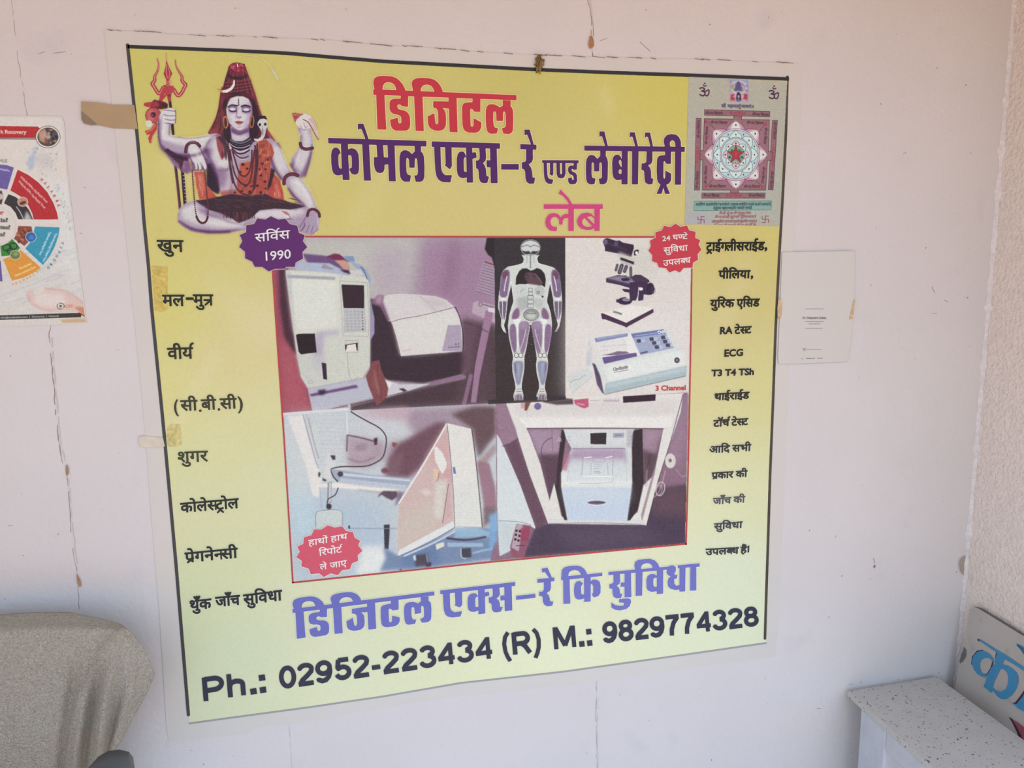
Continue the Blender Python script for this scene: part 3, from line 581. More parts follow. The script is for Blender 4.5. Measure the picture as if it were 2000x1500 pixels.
    E('d3ccc8', 1542, 618, 46, 64, blur=2); E('55454e', 1540, 615, 14, 16); E('c6bcbc', 1540, 615, 9, 9, ring=3); E('c8b8c4', 1455, 860, 36, 60, 15, ring=8); E('b49cac', 1445, 870, 24, 44, 15, ring=6); L('c9b2c2', 5, "1500,700 1480,780 1440,900 1400,930", 2); L('b79cb2', 4, "1590,690 1640,760 1680,740", 2); L('b79cb2', 10, "1340,700 1330,860 1340,780", 5, .7); L('4a3442', 14, "1365,560 1350,660", 6, .8); L('a58aa6', 12, "1650,350 1560,520", 8, .5)
    P('c4587a', "710,92 835,80 838,150 800,168 765,155 718,128", 2); L('f0b0c4', 7, "740,125 800,135", 3); P('361f30', "1132,62 1415,45 1412,100 1135,118", 2); P('d6ccd0', "960,80 1105,68 1100,112 960,130", 2)
    for k in range(16): E('8d6f84', 970+k*8.5, 100+6*math.sin(k*2.1), 4, 7, al=.6)
    P('caa49c', "250,115 300,110 290,170 255,165", 4); P('7a4a40', "290,115 340,108 330,130 305,185 285,185", 3); E('74609c', 398, 148, 30, 30, blur=2); L('b2a4a4', 5, "850,100 940,95", 2); P('403036', "440,112 700,85 705,130 560,135", 5, .85); P('3c3034', "500,80 640,60 640,80 700,85 440,115", 3)
    c.frame(940, 455, 4.411)
    P('383032', "60,1440 700,1400 700,1430 560,1452 60,1476", 2, .9)
    for sx in (1, -1):
        m = lambda s: [(424+sx*(x-424), y) for x, y in pts(s)]
        P('7f6d80', m("290,1392 352,1390 358,1440 282,1444"), 3); L('dfe2df', 4, m("285,1440 292,1395 320,1385 352,1395 360,1438"), 1); L('d4d6d4', 3, m("305,1400 300,1440"), 1); L('d4d6d4', 3, m("330,1400 332,1440"), 1)

def exec_figure(c):
    rnd = random.Random(5)
    c.frame(240, 80, 3.75); P, L, E = c.P, c.L, c.E
    SK, SM, SD, HD, MR = 'd3cdcc', 'aa97aa', '66396a', '2e141f', '5e2430'
    # trident, drum and scarf
    def tri(col, w, dx=0):
        L(col, w, "250,130 262,160 262,195 250,230 230,262 236,285 222,305", taper=(.25, 1)); L(col, w, "222,305 212,312 235,345 258,385 275,385 288,350 305,335 330,332")
        L(col, w, "384,140 386,175 400,210 425,245 436,268 430,290 452,312", taper=(.25, 1)); L(col, w, "452,312 462,322 445,350 432,380 410,402 395,395 372,352 345,340")
    tri('a02f36', 27); tri('d98583', 9)
    P('a43238', "314,85 322,150 338,190 362,238 340,285 342,330 318,330 318,285 298,240 312,190 316,150"); L('dd8c86', 5, "322,170 314,230 328,270"); L('dd8c86', 4, "330,190 346,235 336,270"); L('da8480', 4, "318,90 318,150")
    for y in (295, 308, 322): L('d97f78', 5, [(320, y+4), (350, y-4)])
    P('b04048', "300,330 370,328 378,360 355,390 350,440 330,440 322,400 300,372"); P('b43a40', "262,440 275,385 292,345 330,338 340,352 318,372 300,400 290,440 270,450"); L('d98078', 5, "340,370 310,400 290,430"); L('b43a40', 16, "350,365 300,410 268,445")
    P('5a1a26', "200,460 230,430 280,440 315,450 330,480 290,500 240,500 200,490", 3); P('b03a3e', "155,455 200,445 215,465 205,490 165,480 152,470"); P('9a2f3a', "205,450 250,440 270,470 240,490 205,480", 3); P('4a1420', "290,450 330,460 325,500 290,490", 3)
    E('b54a4c', 222, 545, 56, 56, blur=1); E('cc6c66', 205, 545, 28, 48, blur=8, al=.8); E('7e3038', 222, 545, 56, 56, ring=5); E('38202e', 222, 541, 20, 20); E('a43a46', 210, 545, 14, 10, blur=3)
    P('b43c3c', "160,660 205,645 235,600 255,600 248,650 215,700 212,745 195,750 185,712 200,680 178,690"); L('df8a74', 5, "175,668 215,650 238,615"); L('df8a74', 4, "205,740 222,690"); E('d4cfc8', 190, 606, 25, 25, blur=1)
    L('7a2a34', 22, "341,400 343,440", 1); L('2f1a24', 21, "344,440 356,560 368,680"); L('6e4450', 4, "336,450 346,540"); L('a83c40', 20, "342,415 343,436"); 
    # rear staffs under the arm
    L('4a2430', 21, "378,860 400,1040 418,1225"); L('8a5a60', 5, "370,870 392,1040 410,1220"); L('32182a', 24, "428,850 440,1000 456,1205"); 
    for y in range(960, 1200, 26): L('b9a8b2', 5, [(430+(y-850)*.08, y), (448+(y-850)*.08, y-2)])
    # hair mass behind
    hair = "622,675 652,620 680,560 700,490 708,420 716,370 735,330 748,275 765,225 775,185 800,163 835,158 872,166 900,190 915,240 935,290 955,345 972,400 985,455 1005,510 1025,570 1045,620 1075,680 1105,720 1130,750 1100,740 1010,740 960,760 700,760 690,720"
    P('561e2a', hair, 2, sm=1); P('8f3338', "625,672 660,615 690,540 712,430 725,440 715,560 700,640 690,700", 6, .9); P('8a2c3a', "905,200 930,270 975,400 1010,520 1060,650 1120,735 1085,730 1035,640 1000,560 960,420", 5, .9); P('bb5a50', "1040,650 1075,690 1125,745 1080,715", 4, .8)
    lx = lambda y: float(np.interp(y, [200, 400, 520, 600, 675], [785, 718, 700, 672, 640])); rx = lambda y: float(np.interp(y, [200, 400, 520, 600, 700], [895, 970, 1003, 1030, 1080]))
    for k in range(110):
        t = rnd.random(); L(rnd.choice(['7e2f3c', '2e121c', '94404a', '45161f', 'a04a44']), rnd.uniform(3, 6), [(lx(y)+(rx(y)-lx(y))*t, y+rnd.uniform(-6, 6)) for y in (215, 330, 440, 540, 640)], 1, .5)
    # body
    P(SM, "262,560 285,515 345,488 383,510 384,600 352,608 346,650 340,690 400,700 480,715 560,705 620,688 690,676 720,760 650,840 560,860 440,862 340,840 290,800 266,750 258,700 262,640", 2, sm=1)
    P(SK, "272,570 300,530 340,560 340,620 335,680 380,712 480,725 570,712 660,685 700,700 690,760 600,790 520,780 400,760 320,730 280,720 272,650", 12, .95); P(SD, "262,740 300,790 380,820 480,830 560,820 600,850 440,866 330,840 280,800", 10, .8); P(SD, "268,500 262,600 262,740 280,750 276,640 280,560", 8, .6)
    P('9b7a9c', "330,835 480,850 505,960 470,972 420,945 365,905", 5); P('6a3a62', "440,880 500,880 505,950 460,960", 12, .6)
    P(SM, "640,700 700,680 760,720 850,760 950,740 1010,720 1080,712 1135,750 1160,820 1120,900 1090,950 1080,1060 1060,1130 900,1150 740,1145 700,1100 660,980 610,900 590,840 610,760", 3, sm=1)
    P(SK, "660,720 740,720 800,780 790,860 780,930 740,960 700,930 650,860 630,800", 16, .9); P(SK, "700,960 790,950 810,1000 820,1090 740,1110 700,1050", 20, .7); P('c7b3c2', "690,1040 800,1040 790,1100 720,1110", 14, .6)
    P(SD, "600,850 660,900 700,990 690,1060 640,960 600,890", 10, .85); P(SD, "690,930 760,950 770,1000 740,1080 700,1060", 16, .5); P(SD, "600,780 660,790 640,850 600,850", 14, .6); L('7d4f6f', 6, "715,930 770,942", 5, .8)
    P('2b1826', "612,900 640,900 690,1000 710,1090 700,1125 650,1100 612,1060", 6)
    # left arm in front, rear arm
    P(SM, "1225,915 1238,860 1280,800 1306,740 1296,690 1280,640 1290,600 1330,590 1372,640 1388,700 1392,770 1380,850 1355,930 1330,1000 1290,985 1250,955", 2, sm=1); P(SK, "1250,900 1300,800 1320,720 1300,650 1350,640 1378,700 1380,800 1350,900 1310,960", 12, .85); P(SD, "1340,900 1380,800 1392,780 1370,900 1335,1000 1300,985", 8, .6); P(SD, "1225,915 1250,860 1262,900 1280,970", 10, .6)
    P(SM, "1075,715 1130,745 1160,800 1190,880 1222,950 1290,985 1340,1060 1380,1120 1408,1190 1432,1240 1442,1300 1434,1370 1395,1418 1350,1420 1300,1395 1288,1360 1325,1300 1345,1250 1300,1185 1240,1135 1205,1070 1165,1020 1120,960 1085,900 1075,800", 2, sm=1)
    P(SK, "1100,740 1150,820 1185,900 1190,980 1150,980 1110,900 1090,820", 14, .95); P(SK, "1210,1010 1290,1000 1350,1080 1385,1160 1400,1220 1370,1250 1320,1170 1260,1120", 14, .95); P(SK, "1300,1370 1350,1290 1410,1280 1435,1320 1420,1380 1380,1410 1330,1405", 10, .9); P(SD, "1080,850 1120,950 1170,1020 1150,1015 1090,930", 8, .7); P(SD, "1210,1080 1260,1140 1320,1200 1340,1240 1300,1190 1235,1140", 7, .6); P('5f2f5e', "1140,745 1165,790 1150,780 1125,745", 5, .8)
    # legs
    P(SM, "400,1270 415,1225 470,1180 560,1165 640,1200 760,1245 900,1290 1000,1235 1100,1225 1200,1185 1310,1185 1380,1235 1420,1290 1430,1385 1370,1425 1300,1400 1100,1370 900,1385 750,1405 640,1410 520,1395 440,1362 404,1325", 2, sm=1)
    P(SK, "430,1230 540,1185 620,1230 600,1290 720,1290 900,1330 880,1370 700,1370 520,1340 430,1300", 14, .95); P(SK, "960,1250 1100,1240 1200,1210 1290,1210 1340,1260 1200,1300 1050,1310 950,1300", 12, .9); P(SD, "410,1330 520,1380 700,1390 900,1375 760,1408 620,1412 500,1392", 8, .8); P(SD, "540,1190 600,1200 620,1280 570,1260 545,1220", 12, .55); P(SD, "1200,1200 1300,1190 1320,1215 1260,1240", 8, .6); P(SD, "640,1250 760,1260 800,1310 740,1290", 12, .5)
    P('d3cad0', "960,1265 1060,1240 1160,1250 1225,1285 1230,1302 1100,1300 990,1290", 4); L('7a3a52', 4, "1165,1245 1210,1270 1232,1300 1200,1302"); P('b5525c', "1165,1245 1200,1248 1225,1275 1190,1270", 3, .7); L(SD, 4, "980,1300 1100,1308 1240,1305", 2)
    # skins
    P('b9513f', "520,960 600,955 612,1060 660,1110 700,1150 560,1160 545,1100", 3); P('d0806c', "540,980 580,975 600,1080 570,1130", 8, .7); P('b2473b', "1095,960 1150,1020 1172,1100 1185,1185 1120,1165 1060,1150 1055,1080", 3); P('cf7a66', "1110,1010 1140,1040 1160,1150 1120,1150", 8, .6); P('2b1826', "1080,930 1115,945 1085,1060 1055,1100 1060,1000", 5)
    P('a84a3c', "985,715 1050,722 1090,760 1108,820 1085,890 1080,980 1060,1060 1050,1140 950,1135 860,1130 835,1060 845,960 870,900 950,880 975,800", 3); P('cf7458', "1010,750 1060,770 1085,820 1060,900 1030,860", 12, .7); P('bb583e', "850,900 930,880 935,980 870,1000", 8, .8); P('a9523e', "700,1105 850,1080 1000,1120 860,1160 740,1150", 8, .8)
    for k in range(90):
        x = rnd.uniform(975, 1090); y = rnd.uniform(735, 1000); L(rnd.choice(['e09a78', '7a2a24', 'c8684a', '8a3a30']), 4, [(x, y), (x+rnd.uniform(-8, 8), y+28)], 1, .6)
    for k in range(70):
        x = rnd.choice([rnd.uniform(525, 600), rnd.uniform(1095, 1165)]); y = rnd.uniform(990, 1120); L(rnd.choice(['e0a08a', '8a3028', 'c0604a']), 4, [(x, y), (x+rnd.uniform(-4, 10), y+30)], 1, .55)
    for x, y, r in ((878, 905, 13), (910, 935, 10), (860, 960, 9), (1020, 900, 9), (1045, 940, 9), (1010, 985, 10), (1040, 1030, 10), (985, 1060, 11), (1010, 1110, 11), (1045, 1080, 8), (960, 1030, 9), (900, 1060, 11), (930, 1105, 11), (870, 1100, 10), (1060, 870, 8), (820, 1110, 9), (1000, 940, 8), (940, 1065, 8)): E('38161e', x, y, r, r*.85, blur=2)
    # dark cloth round the waist
    P('38202a', "530,1168 600,1160 700,1140 800,1120 900,1135 1050,1120 1100,1150 1200,1175 1340,1212 1230,1235 1110,1228 1000,1240 965,1275 930,1300 850,1335 800,1300 720,1262 640,1240 580,1205", 3)
    for k in range(150):
        x = rnd.uniform(600, 1260); y = rnd.uniform(1150, 1225); L(rnd.choice(['5c343c', '241218', '6e4446', '4a2a26']), 3.5, [(x, y), (x+rnd.uniform(20, 60), y+rnd.uniform(2, 14))], 1, .6)
    for k in range(60):
        x = rnd.uniform(740, 960); L(rnd.choice(['4a242c', '2c161c', '6a3c3c']), 4, [(x, 1255), (x+rnd.uniform(-12, 12), 1290+rnd.uniform(0, 40)*(1-abs(x-850)/140))], 1, .8)
    # face and neck
    P(SM, "790,620 920,620 928,700 900,740 850,752 795,735 780,690", 3); P(SK, "800,680 900,680 915,715 850,740 800,720", 10, .8); P(SD, "790,630 850,662 925,625 925,660 850,690 795,665", 7, .7)
    P(SK, "772,450 790,420 830,405 880,405 920,425 940,470 945,530 935,590 905,635 860,655 815,640 780,600 762,550 757,500", 2, sm=1); P('b39ab4', "905,430 940,470 945,560 915,630 870,655 900,590 915,520", 10, .75); P('b39ab4', "760,500 775,590 830,648 800,600 782,540", 9, .6)
    P('e0dcdc', "790,430 890,425 900,460 785,465", 10, .5)
    for y in (436, 452, 466): L('b7a9b6', 3, [(785, y+2), (905, y)], 1, .9)
    L('4a3434', 7, "847,425 848,470"); L('7a5a60', 3, "838,470 858,470")
    P('6d4674', "772,478 800,466 832,474 842,500 815,520 785,515 770,500", 6, .85); P('6d4674', "865,480 895,468 932,480 938,505 905,522 875,515", 6, .85); E('c9bccb', 803, 500, 24, 13, blur=2); E('c9bccb', 903, 503, 24, 12, blur=2)
    L('1f1018', 6, "775,480 800,466 838,478"); L('1f1018', 6, "868,482 895,470 932,484"); L('1a0c14', 5, "780,508 800,518 830,512"); L('1a0c14', 5, "878,514 902,522 930,512")
    L('8c6c92', 5, "850,490 848,550", 3, .8); P('8d688c', "828,560 850,572 872,560 862,552 838,552", 3, .8); P('b04454', "822,592 845,584 858,587 882,592 870,608 850,614 832,606", 2); L('5a1624', 3.5, "820,593 850,598 888,593"); L('d98a92', 3, "840,606 862,606"); P('9a7a9a', "830,625 870,625 860,635 840,635", 5, .6)
    L('1c0c16', 8, "770,484 798,465 840,476", 1); L('1c0c16', 8, "866,480 896,467 936,483", 1); P('5f3868', "776,505 835,505 838,528 800,532 775,524", 6, .45); P('5f3868', "868,508 936,508 934,528 900,534 872,526", 6, .45)
    L('12080e', 6, "778,508 800,520 834,512"); L('12080e', 6, "876,513 902,524 934,511"); E('e4dfe2', 804, 500, 17, 8, blur=2, al=.8); E('e4dfe2', 903, 504, 17, 8, blur=2, al=.8)
    L('6c4a72', 5, "832,500 836,530 826,556", 2, .8); L('ece8ea', 6, "850,500 850,552", 2, .7); P('8a6490', "925,440 946,500 944,570 925,615 930,560 934,500", 5, .7); P('7a5484', "790,612 840,655 880,655 925,600 900,640 860,662 815,648", 4, .7)
    # hair in front
    P(HD, "772,420 755,460 748,520 758,590 785,640 795,700 790,760 770,750 740,700 715,620 706,540 712,450 728,400 760,385 850,380 920,385 960,420 985,480 1000,560 995,660 965,740 935,720 925,660 940,590 952,520 945,450 915,412 880,400 830,398", 3)
    P('6b2530', "725,330 760,380 800,392 900,388 950,400 965,430 985,500 955,430 900,400 830,392 770,410 735,440 715,470 716,380", 5, .9); P('8d3238', "722,400 738,430 726,520 735,600 712,560 708,460", 5, .7)
    P('8e3a3e', "682,700 720,700 742,740 735,800 722,872 700,810 690,770", 3, .9); P('3a1a24', "690,700 745,690 770,760 760,880 740,840 735,760", 5, .9); P('7a2a34', "730,790 745,840 728,875 718,830", 3)
    for k in range(22):
        x = 700+k*2.6; L(rnd.choice(['7a2c36', '2a1018', 'a04a46']), 3, [(x, 480+rnd.uniform(0, 60)), (x-8+rnd.uniform(0, 20), 620), (x+rnd.uniform(-40, 10), 690)], 1, .5)
    for y0, y1 in ((275, 300), (300, 325), (322, 348), (345, 368)): L('8d3a40', 6, [(745, y1+8), (840, y0+22), (935, y0+8)], 2, .8); L('2e121a', 5, [(745, y1+18), (840, y0+34), (940, y0+18)], 2, .8)
    E('7c2030', 838, 200, 64, 40, blur=2); E('8e2444', 838, 196, 52, 28, blur=3)
    for k in range(26): E(rnd.choice(['b23a50', '5a1428', 'c2506a', '8a4a2a']), rnd.uniform(790, 888), rnd.uniform(170, 222), 8, 6, blur=1)
    L('e9dde0', 6, "838,168 842,190"); P('2a1018', "770,235 800,262 880,262 910,235 915,262 860,285 800,280 765,262", 4, .8)
    P('e4dbd6', "668,332 690,352 720,362 750,360 785,342 805,312 812,282 820,290 820,325 800,358 765,378 730,378 700,362"); P('d0743c', "668,332 692,352 730,362 735,378 702,364", 3, .9); L('7a4a50', 3, "695,352 735,362 785,345 806,312")
    E('b5783c', 752, 595, 15, 42, -3, ring=9); E('a06038', 944, 592, 14, 42, 3, ring=9); L('8a4a3a', 8, "730,560 735,600 745,630", 2, .8)
    # snake
    P('2c141c', "975,565 1010,545 1045,550 1058,575 1030,572 1000,580"); P('cfc8c4', "988,595 1005,572 1035,568 1056,585 1060,615 1048,650 1040,695 1022,725 990,738 962,728 960,715 990,718 1012,700 1018,670 1000,635 985,612", 1, sm=1); P('9a8a90', "1000,640 1018,670 1012,700 1030,690 1040,650", 5, .6); E('332733', 1003, 613, 10, 12); E('332733', 1043, 610, 10, 12); L('5a4a50', 3, "1022,625 1026,650 1020,680")
    # necklaces, beads, bracelets
    P('2a1822', "782,705 820,735 880,735 930,705 955,740 920,790 860,805 800,785 770,745", 2); L('a9a4b4', 4, "788,722 830,748 890,748 935,718"); L('c9c2cc', 5, "780,750 820,780 880,785 930,762", 1); L('5a4a66', 5, "785,735 830,765 890,765 945,735")
    L('d6ced4', 6, "775,755 810,808 870,815 920,790", 1); L('3a1a26', 11, "800,790 840,826 885,826 925,800"); L('4a2430', 9, "808,812 845,852 885,860 918,845", 1); L('c7bac2', 4, "812,828 850,866 900,868", 1)
    for s_ in ("765,770 780,880 800,1000 830,1080 880,1125 925,1130 960,1090 972,980 980,840 985,760", "785,800 800,900 822,990 870,1050 920,1060 945,980 955,860 965,790", "800,800 830,900 850,970 890,1000 930,960 945,860 945,800", "775,780 785,870 795,960 815,1040", "985,790 990,880 975,1000 965,1080"):
        c.beads('3d1722', s_, 7, 13); c.beads('7a3a44', s_, 3, 13)
    def brace(s_, w=26): L('3f1626', w, s_); c.beads('7a3040', s_, w*.3, w*.55); c.beads('2a0e1a', s_, 3, w*.55)
    brace("460,812 465,770 485,748 515,740 545,750 562,770", 24); brace("1180,1045 1182,1005 1210,980 1245,972 1280,985", 26); brace("1300,750 1305,780 1340,795 1388,785", 24); brace("1352,1280 1358,1245 1385,1230 1415,1238 1438,1260 1440,1285", 20)
    P('6e4a6c', "500,860 620,860 615,950 505,955", 5, .85)
    # hand over the rest, prayer beads
    P('4a2232', "300,800 325,785 345,800 400,830 480,850 478,880 445,878 440,905 425,955 410,900 385,880 340,840", 3); P('281420', "305,802 330,790 345,805 400,835 470,862 440,870 380,855", 3)
    P(SK, "478,800 490,765 530,755 560,785 585,830 608,880 616,925 605,945 590,925 582,900 575,938 560,946 552,905 545,940 532,940 525,905 510,880 490,845", 1.5, sm=1); P(SM, "480,810 500,860 520,905 505,885 482,840", 4, .8)
    for s_ in ("545,895 550,935", "570,890 578,932", "520,890 530,930"): L('7a5478', 4, s_, 1)
    L(SD, 5, "585,830 612,890 616,930", 2, .7)
    for s_, st in (("508,950 514,1040 520,1120 526,1200 535,1270 550,1310 575,1335", 15), ("575,1335 600,1330 618,1305 626,1250 622,1180 612,1100 605,1020 600,945", 15)): c.beads('5a2c3c', s_, 6.5, st)
    c.beads('4c1d28', "540,1290 555,1322 585,1338 612,1322 624,1280", 9, 14)
    # fist on the shaft
    P(SK, "266,560 280,520 310,498 350,488 383,505 386,545 382,600 350,608 330,590 290,600", 2, sm=1)
    for s_ in ("300,505 340,510 380,515", "300,540 340,550 384,548", "305,570 345,582 384,578"): L('775078', 5, s_, 1.5)
    L('6a4470', 5, "384,505 388,550 384,600", 1); L('6a4470', 5, "300,600 340,606 352,606", 1); P(SM, "270,560 290,540 300,600 280,660 266,640", 8, .6)
    # conch in the raised hand
    P('d6cdc8', "1262,570 1290,540 1330,530 1370,545 1398,575 1392,610 1370,640 1330,650 1285,630 1265,600", 2, sm=1); P('aa4a48', "1238,530 1262,525 1285,532 1325,535 1300,550 1272,575 1262,600 1250,570", 2); L('d69088', 4, "1250,540 1300,545"); L('7a2a34', 4, "1262,560 1275,545"); L('7a2a34', 4, "1285,545 1295,535")
    P('ccb9b8', "1360,560 1395,575 1415,620 1432,690 1435,720 1410,705 1385,650 1350,600", 2, .9); L('84303a', 6, "1320,575 1355,590 1385,640 1410,690 1432,722", 1); L('c07080', 3, "1370,570 1400,600 1418,650", 1); L('c07080', 3, "1380,560 1410,590 1428,640", 1)
    for s_ in ("1300,620 1320,660 1345,640", "1325,600 1335,640 1355,625", "1290,640 1300,670"): L('93728f', 4, s_, 1)
    for s_ in ("1330,1340 1310,1390", "1365,1350 1345,1400", "1395,1350 1378,1408"): L('74507a', 4, s_, 1)
    L('5a3a5a', 6, "1300,1392 1335,1360 1330,1330", 3, .8); L('d8cfae', 5, "850,118 900,106 960,108 1020,130 1070,170 1110,225 1132,270", 1.5, .5, taper=(.4, 1.6)); L('c0c4b4', 14, "1095,215 1115,245 1135,285", 3, .8)
    for s_ in ("700,690 560,706 480,716 400,702", "1205,1070 1245,1135 1300,1180", "1432,1380 1380,1420", "262,560 258,700 275,770 340,840"): L('5a3058', 3, s_, 1, .7)

    DK = '4c2450'
    for s_, w, b, a in (("275,760 330,822 430,845 540,838 620,800", 16, 8, .75), ("330,840 400,910 470,965", 14, 8, .6), ("600,790 640,870 680,960 700,1060", 18, 9, .6), ("700,945 760,955 780,920", 10, 6, .5), ("790,960 800,1060 780,1120", 12, 8, .45), ("1082,850 1110,930 1160,1010", 14, 7, .7), ("1212,1080 1262,1145 1330,1205", 12, 6, .65), ("1228,900 1268,975 1310,1000", 12, 6, .6), ("1385,760 1372,860 1336,985", 10, 5, .55), ("410,1320 500,1378 640,1402 780,1396", 14, 6, .75), ("560,1180 610,1215 618,1275", 12, 7, .6), ("620,1270 720,1300 800,1335 900,1345", 10, 7, .5), ("262,600 258,700 272,748", 10, 5, .7), ("344,610 340,690", 8, 5, .6), ("545,755 590,830 614,900", 8, 4, .6), ("484,830 512,905", 8, 4, .6), ("795,650 850,690 920,655", 16, 7, .6), ("1310,690 1300,740 1312,790", 8, 5, .5), ("660,700 620,740 600,790", 12, 8, .4), ("1295,1365 1330,1310 1350,1270", 8, 4, .5)):
        L(DK, w, s_, b, a)
    for s_, w, b, a in (("300,712 420,728 560,722 660,700", 20, 10, .7), ("300,560 300,640 296,690", 16, 8, .7), ("1130,780 1175,870 1200,950", 20, 9, .6), ("1260,1020 1330,1090 1380,1190", 20, 9, .6), ("1300,800 1270,880 1262,930", 14, 8, .6), ("450,1240 540,1205 590,1225", 18, 10, .6), ("700,900 760,880 800,900", 20, 10, .5), ("520,790 545,830 570,880", 12, 6, .6), ("640,1330 800,1350 880,1340", 16, 8, .4)):
        L('e4e2de', w, s_, b, a)
    for x, y in ((1020, 760), (1040, 800), (1060, 850), (1000, 830)):
        for q in range(7): L('6a2420', 4, [(x+q*5-15, y+rnd.uniform(-6, 6)), (x+q*5-20, y+26)], 1, .6)
    for k in range(40):
        x = rnd.uniform(870, 1050); y = rnd.uniform(1000, 1130); L(rnd.choice(['5a1c1c', 'd88a60', '7e3226']), 4, [(x, y), (x+rnd.uniform(-6, 6), y+14)], 1, .5)
    for s_ in ("770,760 776,860 790,960 806,1040", "968,770 975,880 968,990 955,1070"): c.beads('431828', s_, 8, 14); c.beads('83444c', s_, 3, 14)

def exec_yantra(c):
    c.frame(1330, 130, 1045/230); P, L, E = c.P, c.L, c.E
    P('b3ad9c', "60,80 960,100 880,1430 30,1430"); P('aeb0a4', "50,900 900,900 880,1430 30,1430", 60, .8); P('c2b48c', "600,85 950,100 940,150 600,120", 20, .7); P('a9a8b6', "40,1300 250,1300 250,1420 35,1420", 20, .6)
    for x, y in ((207, 215), (823, 240)):
        for dx, col in ((0, '4d2440'),):
            L(col, 13, [(x-38, y-22), (x-15, y-30), (x+6, y-15), (x-10, y), (x-22, y+2)]); L(col, 13, [(x-22, y+2), (x+4, y+8), (x+8, y+32), (x-14, y+48), (x-38, y+34)]); L(col, 12, [(x-5, y+8), (x+20, y+2), (x+40, y-12), (x+44, y+12), (x+30, y+48), (x+10, y+40)]); L(col, 10, [(x-8, y-52), (x, y-40), (x+18, y-46)]); E(col, x+4, y-66, 8, 7)
    P('a29db6', "432,108 602,122 600,318 424,314"); P('c9a9ae', "440,220 590,230 590,310 430,308", 10, .8); E('c6c4c0', 515, 185, 66, 56, ring=10); P('5e5078', "490,150 510,125 530,150 545,215 470,215", 4); P('b23c48', "440,250 470,240 480,300 440,300", 4); P('b23c48', "560,240 590,245 590,295 555,290", 4); P('2a2036', "495,240 512,225 530,245 535,300 488,300", 3); P('d8b0a0', "503,255 520,255 518,285 505,285", 3); E('6a62a0', 508, 300, 18, 12, blur=3); E('b08e50', 455, 180, 14, 20, blur=4)
    for k in range(30): E(['7a3a5a', 'c9c0b4', '4a4474', '9a6a50'][k % 4], 440+(k*37) % 150, 130+(k*53) % 170, 7, 6, blur=2, al=.5)
    c.text('3d2a58', lambda f: (put_dev(f, 'शरी', (1409, 204), (1417, 204.5), 5.6), put_dev(f, 'महामृhतयुंजययंWर'[:0]+'महामतयुं', (1421, 204.5), (1446, 205), 5.4), put_dev(f, 'जययंWर'[:4]+'W', (1447, 205), (1472, 206), 5.4)), 1404, 198, 1478, 216, .25)
    RO, BK_ = '93636a', '3a242c'
    def fr(s_, w=4): P(RO, s_, 1); q = pts(s_); L(BK_, w, q+[q[0]], sm=0)
    fr("210,382 788,398 788,445 208,432"); fr("187,1122 748,1122 746,1168 185,1168"); fr("135,460 180,460 165,1096 120,1096"); fr("812,478 856,478 818,1096 774,1092")
    sq = "207,462 468,466 468,438 540,440 538,470 785,473 776,755 812,757 808,832 768,834 752,1096 510,1096 510,1122 438,1122 440,1096 190,1096 192,830 166,828 170,745 198,745"
    P(RO, sq, 1); P('a57a80', "230,500 780,510 730,1070 215,1070", 40, .5); q = pts(sq); L(BK_, 4, q+[q[0]], sm=0)
    for s_ in ("240,490 330,590", "755,505 670,600", "225,1070 310,970", "722,1070 640,980"): L(BK_, 3, s_)
    cx, cy = 487, 782
    for k in range(8):
        a = math.radians(90+45*k); ux, uy = math.cos(a), -math.sin(a); vx, vy = -uy, ux
        R = 302 if k % 2 == 0 else 305
        def pt(r, t): return (cx+(ux*r+vx*t)*.94, cy+(uy*r+vy*t)*1.02)
        pet = [pt(190, -92), pt(235, -84), pt(272, -45), pt(R, 0), pt(272, 45), pt(235, 84), pt(190, 92)]
        P('bf8aa2', pet, 1, sm=1); P('dde0d6', [pt(215, -55), pt(270, -30), pt(296, 0), pt(270, 30), pt(215, 55)], 7, .95); L('4a2a38', 3.5, smooth_open(pet, 2), sm=0); E('4a3a44', *pt(258, 0), 7, 9, blur=1)
    E('d9cfd4', cx, cy, 212, 232); E('7a3a6a', cx, cy, 212, 232, ring=4); E('5a4a5a', cx, cy, 200, 218, ring=4); E('b4d0cc', cx, cy, 196, 214)
    for k in range(8):
        a = math.radians(90+45*k); ux, uy = math.cos(a), -math.sin(a); vx, vy = -uy, ux
        def pt(r, t): return (cx+(ux*r+vx*t), cy+(uy*r+vy*t)*1.08)
        pet = [pt(136, -55), pt(160, -50), pt(182, -25), pt(202, 0), pt(182, 25), pt(160, 50), pt(136, 55)]
        P('cfe0da', pet, 1, sm=1); L('4a4a58', 3.5, smooth_open(pet, 2), sm=0); E('4a3a44', *pt(165, 0), 6, 8, blur=1)
        a2 = a+math.radians(22.5); E('4a4a54', cx+math.cos(a2)*178, cy-math.sin(a2)*192, 6, 8, blur=1)
    E('d6ccd6', cx, cy, 140, 155); E('6a4a6a', cx, cy, 140, 155, ring=4); E('4a4a58', cx, cy, 130, 145, ring=3.5); E('bcd4d0', cx, cy, 127, 141)
    for k in range(8):
        a = math.radians(90+45*k); ux, uy = math.cos(a), -math.sin(a); vx, vy = -uy, ux
        def pt(r, t): return (cx+(ux*r+vx*t)*.97, cy+(uy*r+vy*t)*1.06)
        pet = [pt(72, -34), pt(92, -34), pt(112, -14), pt(120, 0), pt(112, 14), pt(92, 34), pt(72, 34)]
        P('e0b8c0' if k % 2 == 0 else 'cfdcd8', pet, 1, sm=1); L('44343e', 3, smooth_open(pet, 2), sm=0); E('4a2a34', *pt(96, 0), 7, 7, blur=1)
    E('3c3440', cx, cy, 76, 82, ring=4); E('8aa08c', cx, cy, 74, 80)
    st = []
